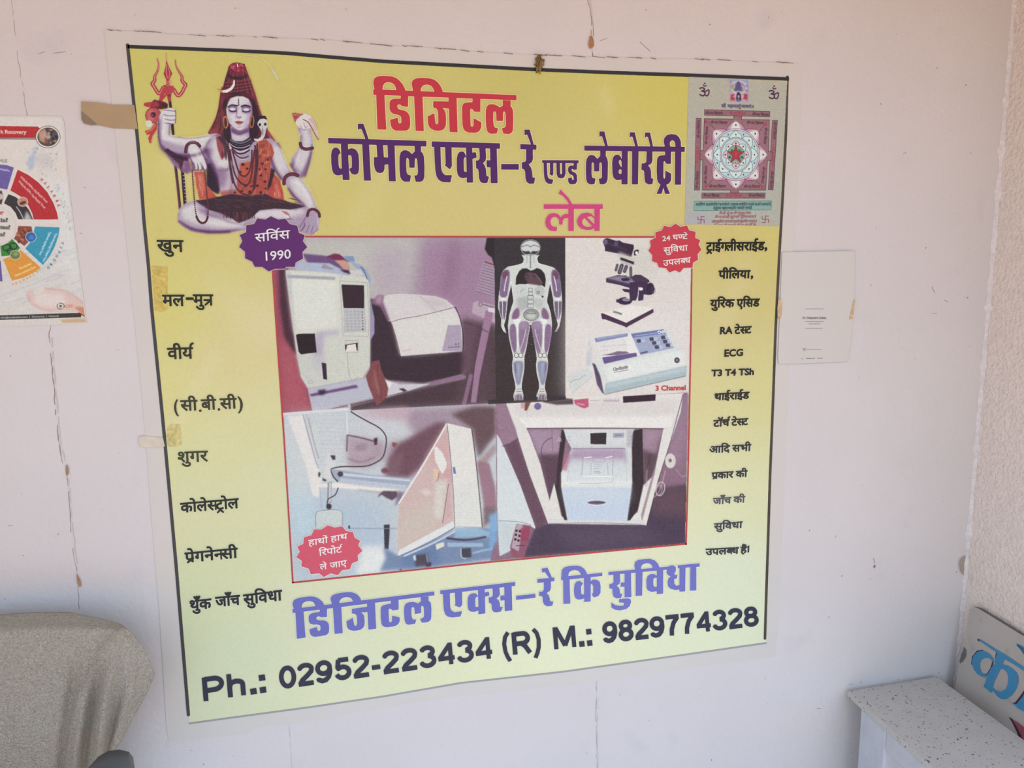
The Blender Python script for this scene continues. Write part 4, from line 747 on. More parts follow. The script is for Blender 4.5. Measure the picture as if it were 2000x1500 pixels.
    for k in range(10):
        r = (80, 90) if k % 2 == 0 else (31, 34); a = math.radians(90+36*k); st.append((cx+math.cos(a)*r[0], cy-math.sin(a)*r[1]))
    P('a8323a', st, 1); P('c9505a', [(cx-18, cy-18), (cx+18, cy-18), (cx, cy+30)], 6, .6); L('5a2028', 3, st+[st[0]], sm=0)
    for x, y, col in ((455, 745, '2a6a4a'), (520, 745, '2a6a4a'), (432, 805, '1f5a4a'), (541, 805, '1f5a4a'), (482, 852, 'f0f0ea')): E(col, x, y, 12, 11, blur=2)
    E('4a4448', 482, 852, 8, 7, blur=2)
    def lettering(pts_, col, h, rot=False):
        for k, (x0, y0, x1, y1, t) in enumerate(pts_):
            X0, Y0, X1, Y1 = 1330+x0/4.543, 130+y0/4.543, 1330+x1/4.543, 130+y1/4.543
            dx, dy = X1-X0, Y1-Y0; n = math.hypot(dx, dy); dn = (-dy/n, dx/n)
            hh = h/4.543
            c.text(col, lambda f: put_dev(f, t, (X0, Y0), (X1, Y1), hh, dn=dn), min(X0, X1)-hh-2, min(Y0, Y1)-hh-2, max(X0, X1)+hh+2, max(Y0, Y1)+hh+2, .12)
    OM = 'ॐ नम िशवाय'
    lettering([(218, 402, 370, 405, OM), (636, 414, 780, 420, OM), (265, 485, 412, 489, OM), (588, 489, 735, 494, OM), (250, 1056, 396, 1054, OM), (560, 1058, 700, 1056, OM), (200, 1136, 340, 1136, OM), (600, 1136, 735, 1136, OM)], '432a34', 19)
    lettering([(430, 404, 575, 410, OM), (395, 1136, 538, 1136, OM)], 'a03a4a', 19)
    lettering([(148, 635, 150, 475, OM), (134, 1085, 140, 930, OM), (218, 690, 224, 530, OM), (212, 1040, 214, 880, OM)], '4a2a3c', 18)
    lettering([(138, 860, 142, 710, OM)], 'a83a50', 18)
    lettering([(842, 490, 838, 645, OM), (815, 930, 808, 1085, OM), (762, 545, 752, 690, OM), (742, 890, 730, 1035, OM)], '4a2a44', 18)
    lettering([(828, 720, 822, 880, OM)], 'a04a5a', 18)
    P('86a89e', "118,1195 804,1193 800,1272 115,1280", 1); L('3e5a54', 3, "118,1195 804,1193 800,1272 115,1280 118,1195", sm=0)
    lettering([(132, 1215, 796, 1212, 'आरोिगनं आमयंभिगनं धननरंगनं । सरपव सयंपीनं मानसं ऊनमं मदणरनो'), (288, 1246, 628, 1243, 'मृतुंजय महाय वरदािय नमसते नमसते')], '243c3e', 20)
    lettering([(340, 1290, 620, 1288, 'ॐ हौं जूं सः ॐ भूभुवः सवः'), (300, 1326, 665, 1322, 'ॐ यजामहे सुगनधं पुिषटवरधनं'), (275, 1366, 672, 1362, 'उरवारुकिमव बनधनानमृतयोरमुकषीय मामृतात'), (288, 1402, 664, 1398, 'ॐ सवः ॐ भुव भू ॐ सः जूं हौं ॐ')], '8a4650', 20)
    for x, y in ((178, 1360), (748, 1355)):
        for s_ in (((-28, 0), (28, 0)), ((0, -28), (0, 28)), ((-28, 0), (-28, -28)), ((28, 0), (28, 28)), ((0, -28), (28, -28)), ((0, 28), (-28, 28))): L('8e3440', 6, [(x+a, y+b) for a, b in s_], sm=0)
    for s_ in ((222, 492), (750, 512), (222, 1062), (722, 1068)): E('b03a4a', *s_, 12, 14, blur=3)
# ================================================================== the big laboratory banner
banner = thing('laboratory_banner', 'large yellow printed laboratory banner with white margin, seated blue figure and Hindi lettering', 'poster', (0.35, 0, 0.9))
m_sheet = mat('banner_margin', albedo(hx('d3ccc8'), 750), rough=.45, spec=.35, noise=.02, nscale=8, bump=.0006, bscale=25)
outer = [(203, 58), (232, 60), (262, 61), (300, 62), (334, 67), (390, 69), (430, 70), (458, 70), (500, 72), (560, 75), (640, 78), (700, 84), (752, 89), (800, 90), (870, 96), (930, 101),
         (1000, 105), (1070, 108), (1160, 111), (1240, 113), (1300, 115), (1350, 115), (1420, 118), (1480, 121), (1530, 122), (1567, 124), (1566, 170), (1561, 300), (1556, 400), (1550, 480), (1543, 600),
         (1538, 760), (1533, 900), (1527, 1050), (1523, 1150), (1519, 1230), (1514, 1262), (1515, 1283), (1470, 1288), (1400, 1297), (1300, 1311), (1200, 1325), (1100, 1338), (1040, 1345), (960, 1352), (900, 1360), (800, 1374), (700, 1390), (640, 1403),
         (560, 1415), (505, 1420), (480, 1433), (420, 1440), (362, 1448), (330, 1447), (325, 1420), (318, 1300), (310, 1180), (303, 1100), (295, 1000), (288, 900), (278, 780), (270, 700), (255, 550), (240, 400), (225, 260), (212, 140)]
flat('sheet', outer, .0012, m_sheet, banner, depth=.0010)

BG = [(270, 110, 'cabe64'), (400, 130, 'cbbd66'), (700, 200, 'c9ba69'), (1000, 160, 'c6b766'), (1330, 170, 'ccbc5c'), (560, 380, 'cbbb6c'), (640, 300, 'cbbd6b'), (900, 410, 'd0bf7a'), (1250, 420, 'cfbe78'), (1400, 460, 'cdbb72'), (1500, 470, 'cfc06e'),
      (300, 440, 'd0c372'), (440, 520, 'd2c67c'), (330, 600, 'd6cc78'), (450, 700, 'd8ce94'), (520, 640, 'd9cc98'), (345, 760, 'dbd490'), (500, 800, 'd9d5a2'), (420, 860, 'd8d8a6'), (520, 950, 'd6d8b2'), (380, 1000, 'd6d8b0'), (450, 1120, 'd2d9b0'),
      (380, 1180, 'cfd8b6'), (600, 1170, 'd7dbc0'), (480, 1260, 'cedac0'), (700, 1280, 'd5dec2'), (400, 1370, 'd2dcc2'), (700, 1340, 'd8dfc6'), (1000, 1240, 'dce3c8'), (1100, 1270, 'dfe6cc'), (1350, 1240, 'dde5cc'), (1470, 1250, 'dae3cc'),
      (1460, 560, 'cfc07c'), (1400, 620, 'd3c688'), (1370, 760, 'dad098'), (1490, 760, 'd5d090'), (1430, 860, 'd9d6a8'), (1400, 980, 'dfe0ba'), (1480, 980, 'd8dcb4'), (1440, 1100, 'd9e3d0'), (1200, 1110, 'dee2c6'), (900, 1130, 'dcdfc2')]
_bp = np.array([b[:2] for b in BG], float); _bc = np.array([hx(b[2]) for b in BG])
def ground(X, Y):
    d2 = (X[..., None]-_bp[:, 0])**2+(Y[..., None]-_bp[:, 1])**2
    w = 1/(d2+70**2)**1.6; w /= w.sum(-1, keepdims=True)
    c = w@_bc
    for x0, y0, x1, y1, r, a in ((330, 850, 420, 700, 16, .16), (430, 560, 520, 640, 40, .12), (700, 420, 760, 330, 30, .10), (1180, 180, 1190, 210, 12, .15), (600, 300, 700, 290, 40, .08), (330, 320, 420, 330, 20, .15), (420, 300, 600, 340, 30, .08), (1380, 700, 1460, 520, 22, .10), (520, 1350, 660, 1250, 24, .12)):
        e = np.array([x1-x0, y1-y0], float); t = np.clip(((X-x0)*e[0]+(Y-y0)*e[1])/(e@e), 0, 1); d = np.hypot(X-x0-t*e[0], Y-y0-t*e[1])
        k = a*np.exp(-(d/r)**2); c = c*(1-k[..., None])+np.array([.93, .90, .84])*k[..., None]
    return c
def frame_top(x): return np.interp(x, [249, 330, 450, 560, 640, 750, 900, 1050, 1200, 1350, 1541], [88, 91, 95.5, 101, 108, 117, 125, 133, 139, 144, 151.5])
ix = [249, 330, 450, 560, 640, 750, 900, 1050, 1200, 1350, 1541]
top = [(x, float(frame_top(x))) for x in ix]
right = [(1541, 151.5), (1537, 260), (1531, 380), (1524, 500), (1517, 640), (1512, 780), (1506, 930), (1502, 1060), (1499, 1150), (1496, 1247)]
bottom = [(1496, 1255), (1300, 1283), (1100, 1311), (900, 1333), (750, 1359), (600, 1381), (480, 1397), (370, 1412)]
left = [(369, 1405), (357, 1260), (344, 1105), (330, 950), (318, 820), (308, 720), (296, 600), (290, 520), (281, 430), (274, 330), (267, 255), (258, 170), (249, 88)]
fill = top+right[1:]+bottom+left[:-1]
# the yellow ground: coarse grid of the outline, colour per corner
def outline_grid(name, poly, step, off, parent, colour):
    poly = np.array(poly); x0, y0 = poly.min(0); x1, y1 = poly.max(0); V, F, C_ = [], [], []
    import bisect
    xs = np.arange(x0, x1+step, step); ys = np.arange(y0, y1+step, step)
    def clipp(P, ax, v, keep_less):
        out = []
        for i in range(len(P)):
            a, b_ = P[i], P[(i+1) % len(P)]; ia = (a[ax] <= v) == keep_less or a[ax] == v; ib = (b_[ax] <= v) == keep_less or b_[ax] == v
            if ia: out.append(a)
            if ia != ib: t = (v-a[ax])/(b_[ax]-a[ax]); out.append((a[0]+t*(b_[0]-a[0]), a[1]+t*(b_[1]-a[1])))
        return out
    PL = [tuple(p) for p in poly]
    for j in range(len(ys)-1):
        row = clipp(clipp(PL, 1, ys[j], False), 1, ys[j+1], True)
        if len(row) < 3: continue
        for i in range(len(xs)-1):
            c = clipp(clipp(row, 0, xs[i], False), 0, xs[i+1], True)
            if len(c) >= 3:
                k = len(V); V += c; F.append(tuple(range(k, k+len(c)))[::-1])
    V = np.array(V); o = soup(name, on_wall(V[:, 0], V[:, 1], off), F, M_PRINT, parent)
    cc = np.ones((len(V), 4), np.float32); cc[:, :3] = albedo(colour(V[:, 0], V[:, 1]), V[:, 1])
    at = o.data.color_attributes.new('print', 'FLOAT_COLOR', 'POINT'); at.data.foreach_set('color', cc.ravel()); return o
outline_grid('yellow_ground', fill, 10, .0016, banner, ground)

# black border, worn white at its two lower corners
def stroke(name, pp, w, off, material, parent, s=1.6, **k):
    pp = np.array(pp, float); lo = pp.min(0)-w-3; hi = pp.max(0)+w+3
    f = Field(lo[0], lo[1], hi[0], hi[1], s); f.line(pp, w, **k); return f.build(name, material, parent, off)
stroke('border', [(p[0], p[1]+3) for p in top], 7, .0019, ink('332e2c', 120), banner, butt=True)
stroke('border', left[:1:-1]+[(368, 1396)], 6.5, .0019, ink('484648', 800), banner)
stroke('border', [(1538, 150)]+[(p[0]-2, p[1]) for p in right[1:]], 5.2, .0019, ink('4e463c', 700), banner)
stroke('border', [(p[0], p[1]+1) for p in bottom], 3.4, .0019, ink('9a9ca6', 1300), banner)

# ------------------------------------------------------------------ collage of four photographs
C = Canvas(524, 456, 1360, 1146, 1.0, 'a89aa0')
exec_collage(C)
_g = C.img.mean(-1, keepdims=True); C.img = np.clip(C.img*.84+_g*.16-(C.img-.5)*-.06, 0, 1)
C.grain(.012, .014)
quad = [(528, 462), (1352, 463), (1339.5, 1062), (572, 1137)]
C.build('photo_collage', banner, .0021, clip=np.array([(529, 463), (1351, 464), (1346, 760), (1338.5, 1061.5), (955, 1097), (572, 1136.5), (557, 900)]))
rl = ink('b8484a', 700)
stroke('collage_frame', [(552, 1139), (528, 462)][::-1] and [(528, 461), (541, 660), (555, 860), (572, 1138)], 3.2, .0024, rl, banner, s=2)
stroke('collage_frame', [(528, 462), (940, 462.5), (1353, 463)], 3.4, .0024, rl, banner, s=2)
stroke('collage_frame', [(1352, 463), (1350, 620), (1347, 780), (1344, 920), (1340, 1063)], 3.0, .0024, rl, banner, s=2)
stroke('collage_frame', [(572, 1138), (955, 1098), (1340, 1062.5)], 3.2, .0024, rl, banner, s=2)

# ------------------------------------------------------------------ seated figure and yantra
S = Canvas(268, 92, 632, 470, 1.5, ground)
exec_figure(S)
S.grain(.012, .008)
S.build('seated_figure_print', banner, .0021, only_touched=True)
Yc = Canvas(1336, 142, 1542, 450, 1.7, 'b6afa2')
exec_yantra(Yc)
Yc.grain(.010, .010)
Yc.build('yantra_print', banner, .0021, clip=np.array([(1345, 149.5), (1538, 155), (1523, 442), (1337, 438)]))
stroke('border', [(1340, 146.5), (1541, 154.5)], 6.5, .0025, ink('332e2c', 120), banner, butt=True)
# ------------------------------------------------------------------ lettering traced letter by letter
def traced(name, src, T, colour, py, off, parent, halo=None, hr=1.6, xf=None, s=2.6, material=None):
    pol = []
    for line in src.strip().split('\n'):
        parts = line.split('|'); pol.append([crop(p.strip(), *T) for p in parts])
    if xf is not None: pol = [[xf(p) for p in g] for g in pol]
    al = np.vstack([p for g in pol for p in g]); lo = al.min(0)-5; hi = al.max(0)+5
    f = Field(lo[0], lo[1], hi[0], hi[1], s)
    for g in pol: f.poly(*g)
    base = gblur(f.a, .8)
    if halo:
        h = Field(lo[0], lo[1], hi[0], hi[1], s); h.a = f.a.copy(); h.grow(hr)
        h.build(name+'_outline', ink(halo, py), parent, off, arr=gblur(h.a, .8))
    return f.build(name, material or ink(colour, py), parent, off+.0003, arr=base)
RED = """60,228 1925,305 1925,373 62,300
98,290 205,290 230,755 115,752
80,262 78,235 60,150 66,110 80,80 115,62 170,55 240,56 300,62 340,74 370,90 405,120 435,155 455,185 472,220 482,262 365,258 360,238 352,205 335,170 310,149 285,139 255,136 230,140 208,150 190,175 182,205 180,262
418,300 515,300 512,460 430,447 415,430 400,425 385,428 373,440 374,465 390,488 430,498 480,512 515,540 535,580 540,640 540,700 532,735 515,755 490,767 420,769 350,766 312,745 295,715 286,680 280,625 380,600 385,640 390,665 405,676 422,668 427,650 425,600 415,578 380,560 330,553 292,528 274,490 272,440 272,400 285,372 315,355 350,351 400,351 418,347
592,320 702,320 718,775 612,770
585,275 578,250 562,170 562,140 575,112 600,95 640,84 700,80 780,86 830,96 870,115 905,145 935,185 955,225 967,272 858,268 848,235 830,200 805,180 770,168 735,170 705,182 685,210 677,240 680,278
1040,335 1145,335 1158,790 1055,785
840,385 1045,388 1047,482 960,470 985,498 1003,540 1008,620 1005,700 985,742 955,763 910,770 860,765 815,745 788,715 772,670 768,582 855,540 862,600 868,660 880,683 890,686 903,675 908,640 905,540 898,505 880,478 840,465
1355,345 1455,350 1455,522 1375,520 1358,495 1340,481 1325,490 1322,520 1328,700 1340,716 1354,716 1365,700 1368,605 1468,660 1466,725 1448,765 1420,788 1380,796 1300,792 1258,775 1235,745 1224,700 1218,600 1218,460 1228,425 1250,407 1290,400 1352,398
1745,370 1850,375 1848,450 1868,472 1880,510 1884,600 1880,750 1870,785 1848,805 1815,813 1755,806 1735,738 1768,729 1784,710 1787,670 1783,550 1774,525 1764,515 1753,525 1750,550 1750,640 1665,640 1660,540 1650,520 1640,515 1628,522 1622,545 1622,640 1630,705 1648,730 1685,738 1668,806 1590,808 1560,795 1542,770 1530,710 1525,600 1526,500 1540,450 1565,428 1600,422 1640,427 1680,445 1710,466 1748,440"""
P1 = """38,228 1320,268 1318,342 42,300
205,295 298,300 302,500 320,778 230,778 215,600
205,432 185,380 160,356 130,352 105,365 85,400 78,450 80,560 90,640 108,690 140,714 180,718 226,705 226,625 200,630 185,618 176,580 172,480 178,445 195,432 206,430
296,380 340,362 385,372 415,400 435,445 442,520 442,640 432,685 408,705 380,708 345,695 318,650 318,625 340,622 348,600 346,480 335,457 315,452 298,458
482,300 572,305 585,560 598,785 505,785
425,45 500,45 568,250 528,250 475,118 455,108 428,126
668,310 755,318 765,480 830,485 830,572 775,578 772,640 755,675 720,688 685,682 655,655 642,610 635,560 637,478 680,478
812,320 905,325 920,795 830,792
1165,330 1248,335 1248,408 1272,430 1288,480 1294,600 1292,740 1275,785 1240,802 1180,800 1160,718 1190,716 1205,700 1208,660 1200,520 1192,498 1182,491 1170,500 1167,540 1165,618 1097,618 1092,520 1082,495 1070,488 1058,500 1055,560 1060,670 1075,706 1118,718 1105,798 1040,800 1000,780 978,735 968,640 968,480 985,415 1015,392 1055,388 1095,405 1130,440 1165,408"""
P2 = """20,240 912,265 910,338 22,312
52,305 135,310 142,560 150,615 165,650 195,680 285,680 265,775 165,772 115,745 85,700 68,620 60,500
195,308 280,312 285,560 258,606 190,550 203,535
468,318 548,322 555,550 560,778 478,778 475,600
470,442 455,400 435,375 410,371 380,380 358,410 347,470 348,600 358,670 385,708 430,722 478,708 472,635 452,637 441,620 438,480 448,450 470,446
545,402 560,382 600,385 605,455 575,460 548,472
638,320 722,325 730,450 722,490 690,525 713,560 727,600 735,690 768,702 745,782 690,785 655,768 637,720 632,640 625,605 600,590 595,490 630,487 645,465 645,400
735,485 792,488 792,580 738,578
780,325 868,330 880,785 790,785
925,535 1155,535 1155,610 925,608
1175,275 1385,285 1385,350 1175,342
1250,335 1338,340 1340,470 1325,512 1285,540 1315,585 1330,640 1335,710 1368,712 1355,790 1295,795 1258,770 1242,720 1238,640 1225,606 1195,596 1195,512 1235,508 1250,485
1228,88 1298,88 1350,285 1315,285 1272,170 1258,150 1232,165"""
P3 = """58,418 535,420 532,460 60,455
78,450 120,450 128,600 133,635 150,660 205,672 190,728 140,728 105,700 87,650 80,560
160,450 205,450 205,600 190,625 150,595 162,582
245,450 290,450 295,590 305,606 318,590 318,450 362,450 365,590 350,638 325,654 290,656 262,640 248,600
470,455 515,455 512,542 470,545 452,530 440,548 455,568 490,582 512,610 516,690 495,727 460,735 420,730 400,705 395,655 445,640 450,670 460,682 470,668 470,640 455,615 415,600 395,560 398,515 420,490 470,488
608,228 1918,245 1915,312 608,295
815,290 890,292 888,365 908,400 917,450 912,670 895,715 860,735 810,732 795,660 825,657 838,635 837,480 830,455 818,446 806,460 803,565 737,565 733,470 725,450 715,446 705,460 703,600 712,645 755,660 740,732 680,735 645,710 632,660 628,550 630,450 640,400 665,362 700,348 740,360 778,402 815,364
805,45 870,45 915,236 880,236 842,115 828,103 805,120
1095,295 1175,298 1172,735 1092,735
1100,425 1080,370 1050,345 1010,350 980,385 970,450 975,590 990,650 1025,678 1065,680 1100,665 | 1096,445 1080,412 1060,425 1058,450 1070,480 1096,520 | 1096,545 1075,535 1058,550 1055,580 1070,600 1096,592
1230,295 1315,298 1308,735 1228,735
1200,55 1265,55 1310,250 1275,250 1238,120 1222,108 1200,128
1420,300 1497,302 1495,430 1480,465 1440,487 1465,520 1477,560 1480,655 1508,660 1495,732 1440,735 1402,710 1392,660 1388,570 1375,548 1352,545 1355,462 1390,460 1415,440
1398,58 1465,58 1505,250 1470,250 1438,122 1422,110 1398,130
1660,300 1738,302 1735,468 1675,465 1662,440 1650,430 1640,445 1638,640 1648,665 1660,650 1665,555 1740,595 1738,680 1715,720 1690,735 1675,738 1725,858 1660,858 1638,775 1615,858 1548,858 1600,738 1570,710 1556,670 1550,550 1555,410 1567,375 1600,357 1660,352
1790,305 1872,308 1868,738 1788,738
1660,252 1642,180 1650,130 1685,92 1740,78 1800,85 1842,120 1865,175 1868,255 1795,255 1792,200 1775,165 1750,160 1728,175 1720,205 1732,252"""
PINK = """80,993 850,993 850,1053 80,1053
300,800 345,850 400,905 457,996 410,996 385,950 325,880 272,855
400,1045 472,1045 472,1342 400,1342
402,1120 360,1118 325,1135 300,1160 270,1122 215,1105 150,1120 110,1170 98,1230 112,1290 155,1333 210,1345 252,1340 252,1285 215,1287 180,1268 165,1225 180,1178 215,1156 250,1163 278,1195 282,1258 325,1258 328,1205 350,1178 402,1172
740,1045 812,1045 808,1340 740,1340
745,1165 700,1115 640,1100 570,1115 525,1165 512,1215 525,1270 570,1312 640,1328 700,1325 745,1300 | 642,1158 700,1150 742,1180 742,1255 | 612,1172 708,1278 655,1290 605,1275 580,1240 585,1198"""
KS = """65,340 150,335 155,500 160,660 68,665
38,310 578,258 575,300 40,358
42,320 42,260 52,215 85,185 140,172 190,167 250,165 305,180 345,210 370,250 385,295 300,300 288,260 262,232 215,222 170,232 140,258 132,305
335,315 425,308 425,632 340,640
335,405 290,365 245,370 215,405 206,470 210,550 228,592 262,608 300,605 342,592 340,535 318,545 302,525 298,440 318,405 336,400
420,368 455,346 510,350 542,375 555,430 552,520 525,562 465,580 435,540 455,522 458,440 445,408 422,405
655,248 1400,180 1430,178 1430,215 1380,222 655,290
720,275 805,268 810,365 800,400 765,427 792,450 803,480 808,530 838,530 820,588 760,592 722,572 710,530 705,467 668,464 668,405 705,400 722,378
812,388 868,382 868,440 815,442
865,265 950,258 952,420 955,575 865,580
795,600 900,590 942,598 952,635 935,690 890,730 810,748 740,740 695,712 692,645 750,680 810,690 850,685 862,662 845,648 795,646
1010,240 1100,232 1098,400 1095,555 1010,562
1005,240 992,160 1003,115 1045,90 1120,80 1200,75 1260,98 1302,140 1325,200 1235,208 1222,165 1195,140 1150,132 1105,148 1082,180 1082,235
1285,205 1370,198 1368,530 1285,538
1290,300 1255,275 1205,274 1165,300 1150,350 1150,450 1168,488 1215,508 1290,498 1286,440 1258,442 1242,420 1240,345 1258,325 1290,322
1392,190 1430,178 1470,160 1510,164 1535,190 1532,240 1510,277 1555,290 1548,330 1512,342 1515,400 1540,427 1582,420 1582,475 1530,483 1465,468 1432,435 1424,380 1436,335 1465,305 1428,288 1410,255 1418,222 1395,218
1555,160 1845,135 1845,178 1560,200
1580,190 1660,185 1655,500 1580,505
1722,180 1800,173 1800,488 1718,492"""
K67 = 20/3
LO = .0026
traced('red_title', RED, (720, 140, K67), 'c0353f', 200, LO, banner, 'eccb8c', 1.7)
for src, T in ((P1, (635, 235, K67)), (P2, (840, 240, K67)), (P3, (1050, 250, K67))):
    traced('purple_title', src, T, '51235f', 300, LO, banner, 'e4d892', 1.5)
traced('pink_title', PINK, (1050, 250, K67), 'cb457b', 420, LO, banner, 'dfc08a', 1.2)
# the blue repeat of the two words: the same shapes, moved in the plane of the sheet
def plane_affine(src3, dst3):
    A = on_wall(*np.array(src3, float).T)[:, [0, 2]]; B = on_wall(*np.array(dst3, float).T)[:, [0, 2]]
    M = np.linalg.solve(np.c_[A, np.ones(3)], B)
    def f(p):
        w = on_wall(p[:, 0], p[:, 1]); q = np.c_[w[:, [0, 2]], np.ones(len(w))]@M
        v = np.stack([q[:, 0], np.full(len(q), DIST), q[:, 1]-EYE], 1)@ROT     # back to photo pixels
        return np.stack([CX+FOC*v[:, 0]/v[:, 2], CY+FOC*v[:, 1]/v[:, 2]], 1)
    return f
cc_ = lambda p, T: tuple(np.array(p, float)/T[2]+np.array(T[:2]))
TA, TE, TC, TF = (720, 140, K67), (560, 1130, K67), (840, 240, K67), (850, 1100, 2000/260)
xf1 = plane_affine([cc_((60, 228), TA), cc_((1925, 305), TA), cc_((115, 755), TA)], [cc_((75, 395), TE), cc_((1922, 168), TE), cc_((132, 787), TE)])
traced('blue_title', RED, TA, '6a6fc0', 1180, LO, banner, 'dfe3d6', 1.3, xf=xf1)
xf2 = plane_affine([cc_((20, 240), TC), cc_((912, 265), TC), cc_((790, 785), TC)], [cc_((75, 410), TF), cc_((1205, 282), TF), cc_((1045, 722), TF)])
P2A = '\n'.join(P2.split('\n')[:9]); P2B = """1215,490 1505,460 1508,520 1215,552
1535,238 1790,215 1792,270 1535,298
1632,270 1738,262 1740,370 1725,415 1675,450 1705,480 1720,520 1725,570 1775,578 1760,640 1680,648 1640,625 1618,580 1612,510 1600,495 1560,498 1562,430 1610,428 1632,400
1600,80 1690,70 1755,220 1710,222 1650,135 1605,140"""
traced('blue_title', P2A, TC, '6a6fc0', 1160, LO, banner, 'dfe3d6', 1.3, xf=xf2)
traced('blue_title', P2B, TF, '6a6fc0', 1140, LO, banner, 'dfe3d6', 1.3)
traced('blue_title', KS, (1090, 1080, K67), '7074c4', 1150, LO, banner, 'e2e6d8', 1.3)

# ------------------------------------------------------------------ the telephone line, drawn with a round-cornered grotesque of its own
def arc(cx, cy, rx, ry, a0, a1, n=14):
    t = np.radians(np.linspace(a0, a1, n)); return [(cx+rx*math.cos(a), cy-ry*math.sin(a)) for a in t]
# strokes on a 0..1 (cap height) box, y down, thickness w
W_ = .228
DG = {
 '0': (.52, [arc(.28, .5, .195, .415, 90, 450, 30)]),
 '2': (.52, [arc(.275, .275, .19, .19, 170, 0)+[(.44, .40), (.32, .56), (.15, .75), (.085, .915)], [(.03, .915), (.50, .915)]]),
 '3': (.52, [arc(.265, .27, .175, .185, 165, -80), arc(.265, .69, .20, .225, 85, -170)]),
 '4': (.54, [[(.41, .0), (.41, 1.0)], [(.40, .07), (.075, .66)], [(.02, .70), (.53, .70)]]),
 '5': (.52, [[(.47, .085), (.15, .085)], [(.16, .06), (.115, .46)], [(.11, .47)]+arc(.27, .65, .20, .25, 130, -165)]),
 '7': (.50, [[(.02, .085), (.50, .085)], [(.45, .12), (.30, .38), (.215, .70), (.20, 1.0)]]),
 '8': (.52, [arc(.27, .275, .165, .19, 90, 450, 24), arc(.27, .69, .195, .225, 90, 450, 24)]),
 '9': (.52, [arc(.265, .335, .19, .25, 0, 360, 24), [(.455, .35), (.45, .55), (.40, .75), (.31, .88), (.19, .91), (.09, .84), (.075, .76)]]),
 'P': (.60, [[(.09, .0), (.09, 1.0)], [(.09, .085)]+arc(.34, .325, .20, .24, 88, -88)+[(.09, .565)]]),
 'h': (.55, [[(.09, .0), (.09, 1.0)], [(.09, .56)]+arc(.27, .50, .17, .155, 150, 0)+[(.44, .60), (.44, 1.0)]]),
 'R': (.66, [[(.09, .0), (.09, 1.0)], [(.09, .085)]+arc(.38, .305, .17, .22, 88, -88)+[(.09, .525)], [(.33, .53), (.45, .68), (.59, 1.0)]]),
 'M': (.76, [[(.09, .0), (.09, 1.0)], [(.67, .0), (.67, 1.0)], [(.11, .03), (.38, .88)], [(.65, .03), (.38, .88)]]),
 '(': (.30, [[(.26, -.04), (.15, .15), (.10, .45), (.12, .80), (.18, 1.05), (.26, 1.26)]]),
 ')': (.30, [[(.04, -.04), (.15, .15), (.20, .45), (.18, .80), (.12, 1.05), (.04, 1.26)]]),
 '-': (.30, [[(.03, .64), (.29, .64)]]),
 '.': (.20, [[(.02, .90), (.19, .90)]]), ':': (.20, [[(.02, .90), (.19, .90)], [(.02, .36), (.19, .36)]]), ' ': (.26, [])}
def put_digits(s, p0, p1, h0, h1, name, colour, off):
    """baseline ends p0,p1 (px), cap heights h0,h1"""
    gap = .055; L = sum(DG[c][0]+gap for c in s)-gap
    p0, p1 = np.array(p0, float), np.array(p1, float); pols = []
    lo = np.minimum(p0, p1)-[4, max(h0, h1)*1.1]; hi = np.maximum(p0, p1)+[8, max(h0, h1)*.35]
    f = Field(lo[0], lo[1], hi[0], hi[1], 2.4); x = 0
    for c in s:
        w, st = DG[c]
        for q in st:
            q = np.array(q, float); u = (q[:, 0]+x)/L; hh = h0+(h1-h0)*u
            P = p0+(p1-p0)*u[:, None]+np.stack([0.085*(q[:, 1]-1)*hh, (q[:, 1]-1)*hh], 1)
            ww = W_*(1.15 if c in '.:' else .80 if c in '()' else .86 if c in 'M4' else .93)*hh.mean()
            f.line(P, ww, butt=True)
        x += w+gap
    f.build(name, ink(colour, (p0[1]+p1[1])/2), banner, off, arr=gblur(f.a, .6))
BK = '34354c'
for s_, a, b_, h0, h1 in (('Ph.:', (396, 1370.5), (521, 1351), 46, 44), ('02952-223434', (546, 1346.5), (963, 1285.5), 43, 42),
                          ('(R)', (981, 1282), (1060, 1272), 43, 43), ('M.:', (1081.5, 1269), (1158, 1259.5), 43, 41), ('9829774328', (1179, 1257), (1482, 1222), 41, 38)):
    put_digits(s_, a, b_, h0, h1, 'phone_line', BK, LO+.0002)

# ------------------------------------------------------------------ small black lettering down both sides
def small(words, py, colour, name='small_lettering', grow=0.92, off=LO, halo=None, s=3.2, parent=None, dn=(.05, 1)):
    """words: (kind, text, x0, y0, x1, y1, h)"""
    xs = [w[2] for w in words]+[w[4] for w in words]; ys = [w[3] for w in words]+[w[5] for w in words]; H = max(w[6] for w in words)
    f = Field(min(xs)-6, min(ys)-H*1.1-4, max(xs)+8, max(ys)+H*1.9+4, s)
    for k, t, x0, y0, x1, y1, h in words:
        if k == 'd': put_dev(f, t, (x0, y0), (x1, y1), h, dn=dn)
        else: put_lat(f, t, (x0, y0), (x1, y1), h, dn=dn)
    f.grow(grow); a = gblur(f.a, .5)
    if halo:
        g = Field(min(xs)-6, min(ys)-H*1.1-4, max(xs)+8, max(ys)+H*1.9+4, s); g.a = f.a.copy(); g.grow(1.2)
        g.build(name+'_outline', ink(halo, py), parent or banner, off-.0002, arr=gblur(g.a, .6))
    return f.build(name, ink(colour, py), parent or banner, off+.0003, arr=a)
K1 = 1556/280; q1 = lambda x, y: (290+x/K1, 450+y/K1)
small([('d', 'खुन', *q1(92, 106), *q1(374, 110), 22)], 480, '2e2c20', halo='ddd487')
small([('d', 'मल', *q1(150, 702), *q1(385, 702), 21), ('d', 'मुW', *q1(485, 698), *q1(692, 698), 20.5), ('l', '-', 362, 591.5, 378, 591.5, 26)], 590, '302e20', halo='ddd68d')
small([('d', 'वीयR', *q1(205, 1280), *q1(478, 1272), 21)], 690, '33311f', halo='e0daa0')
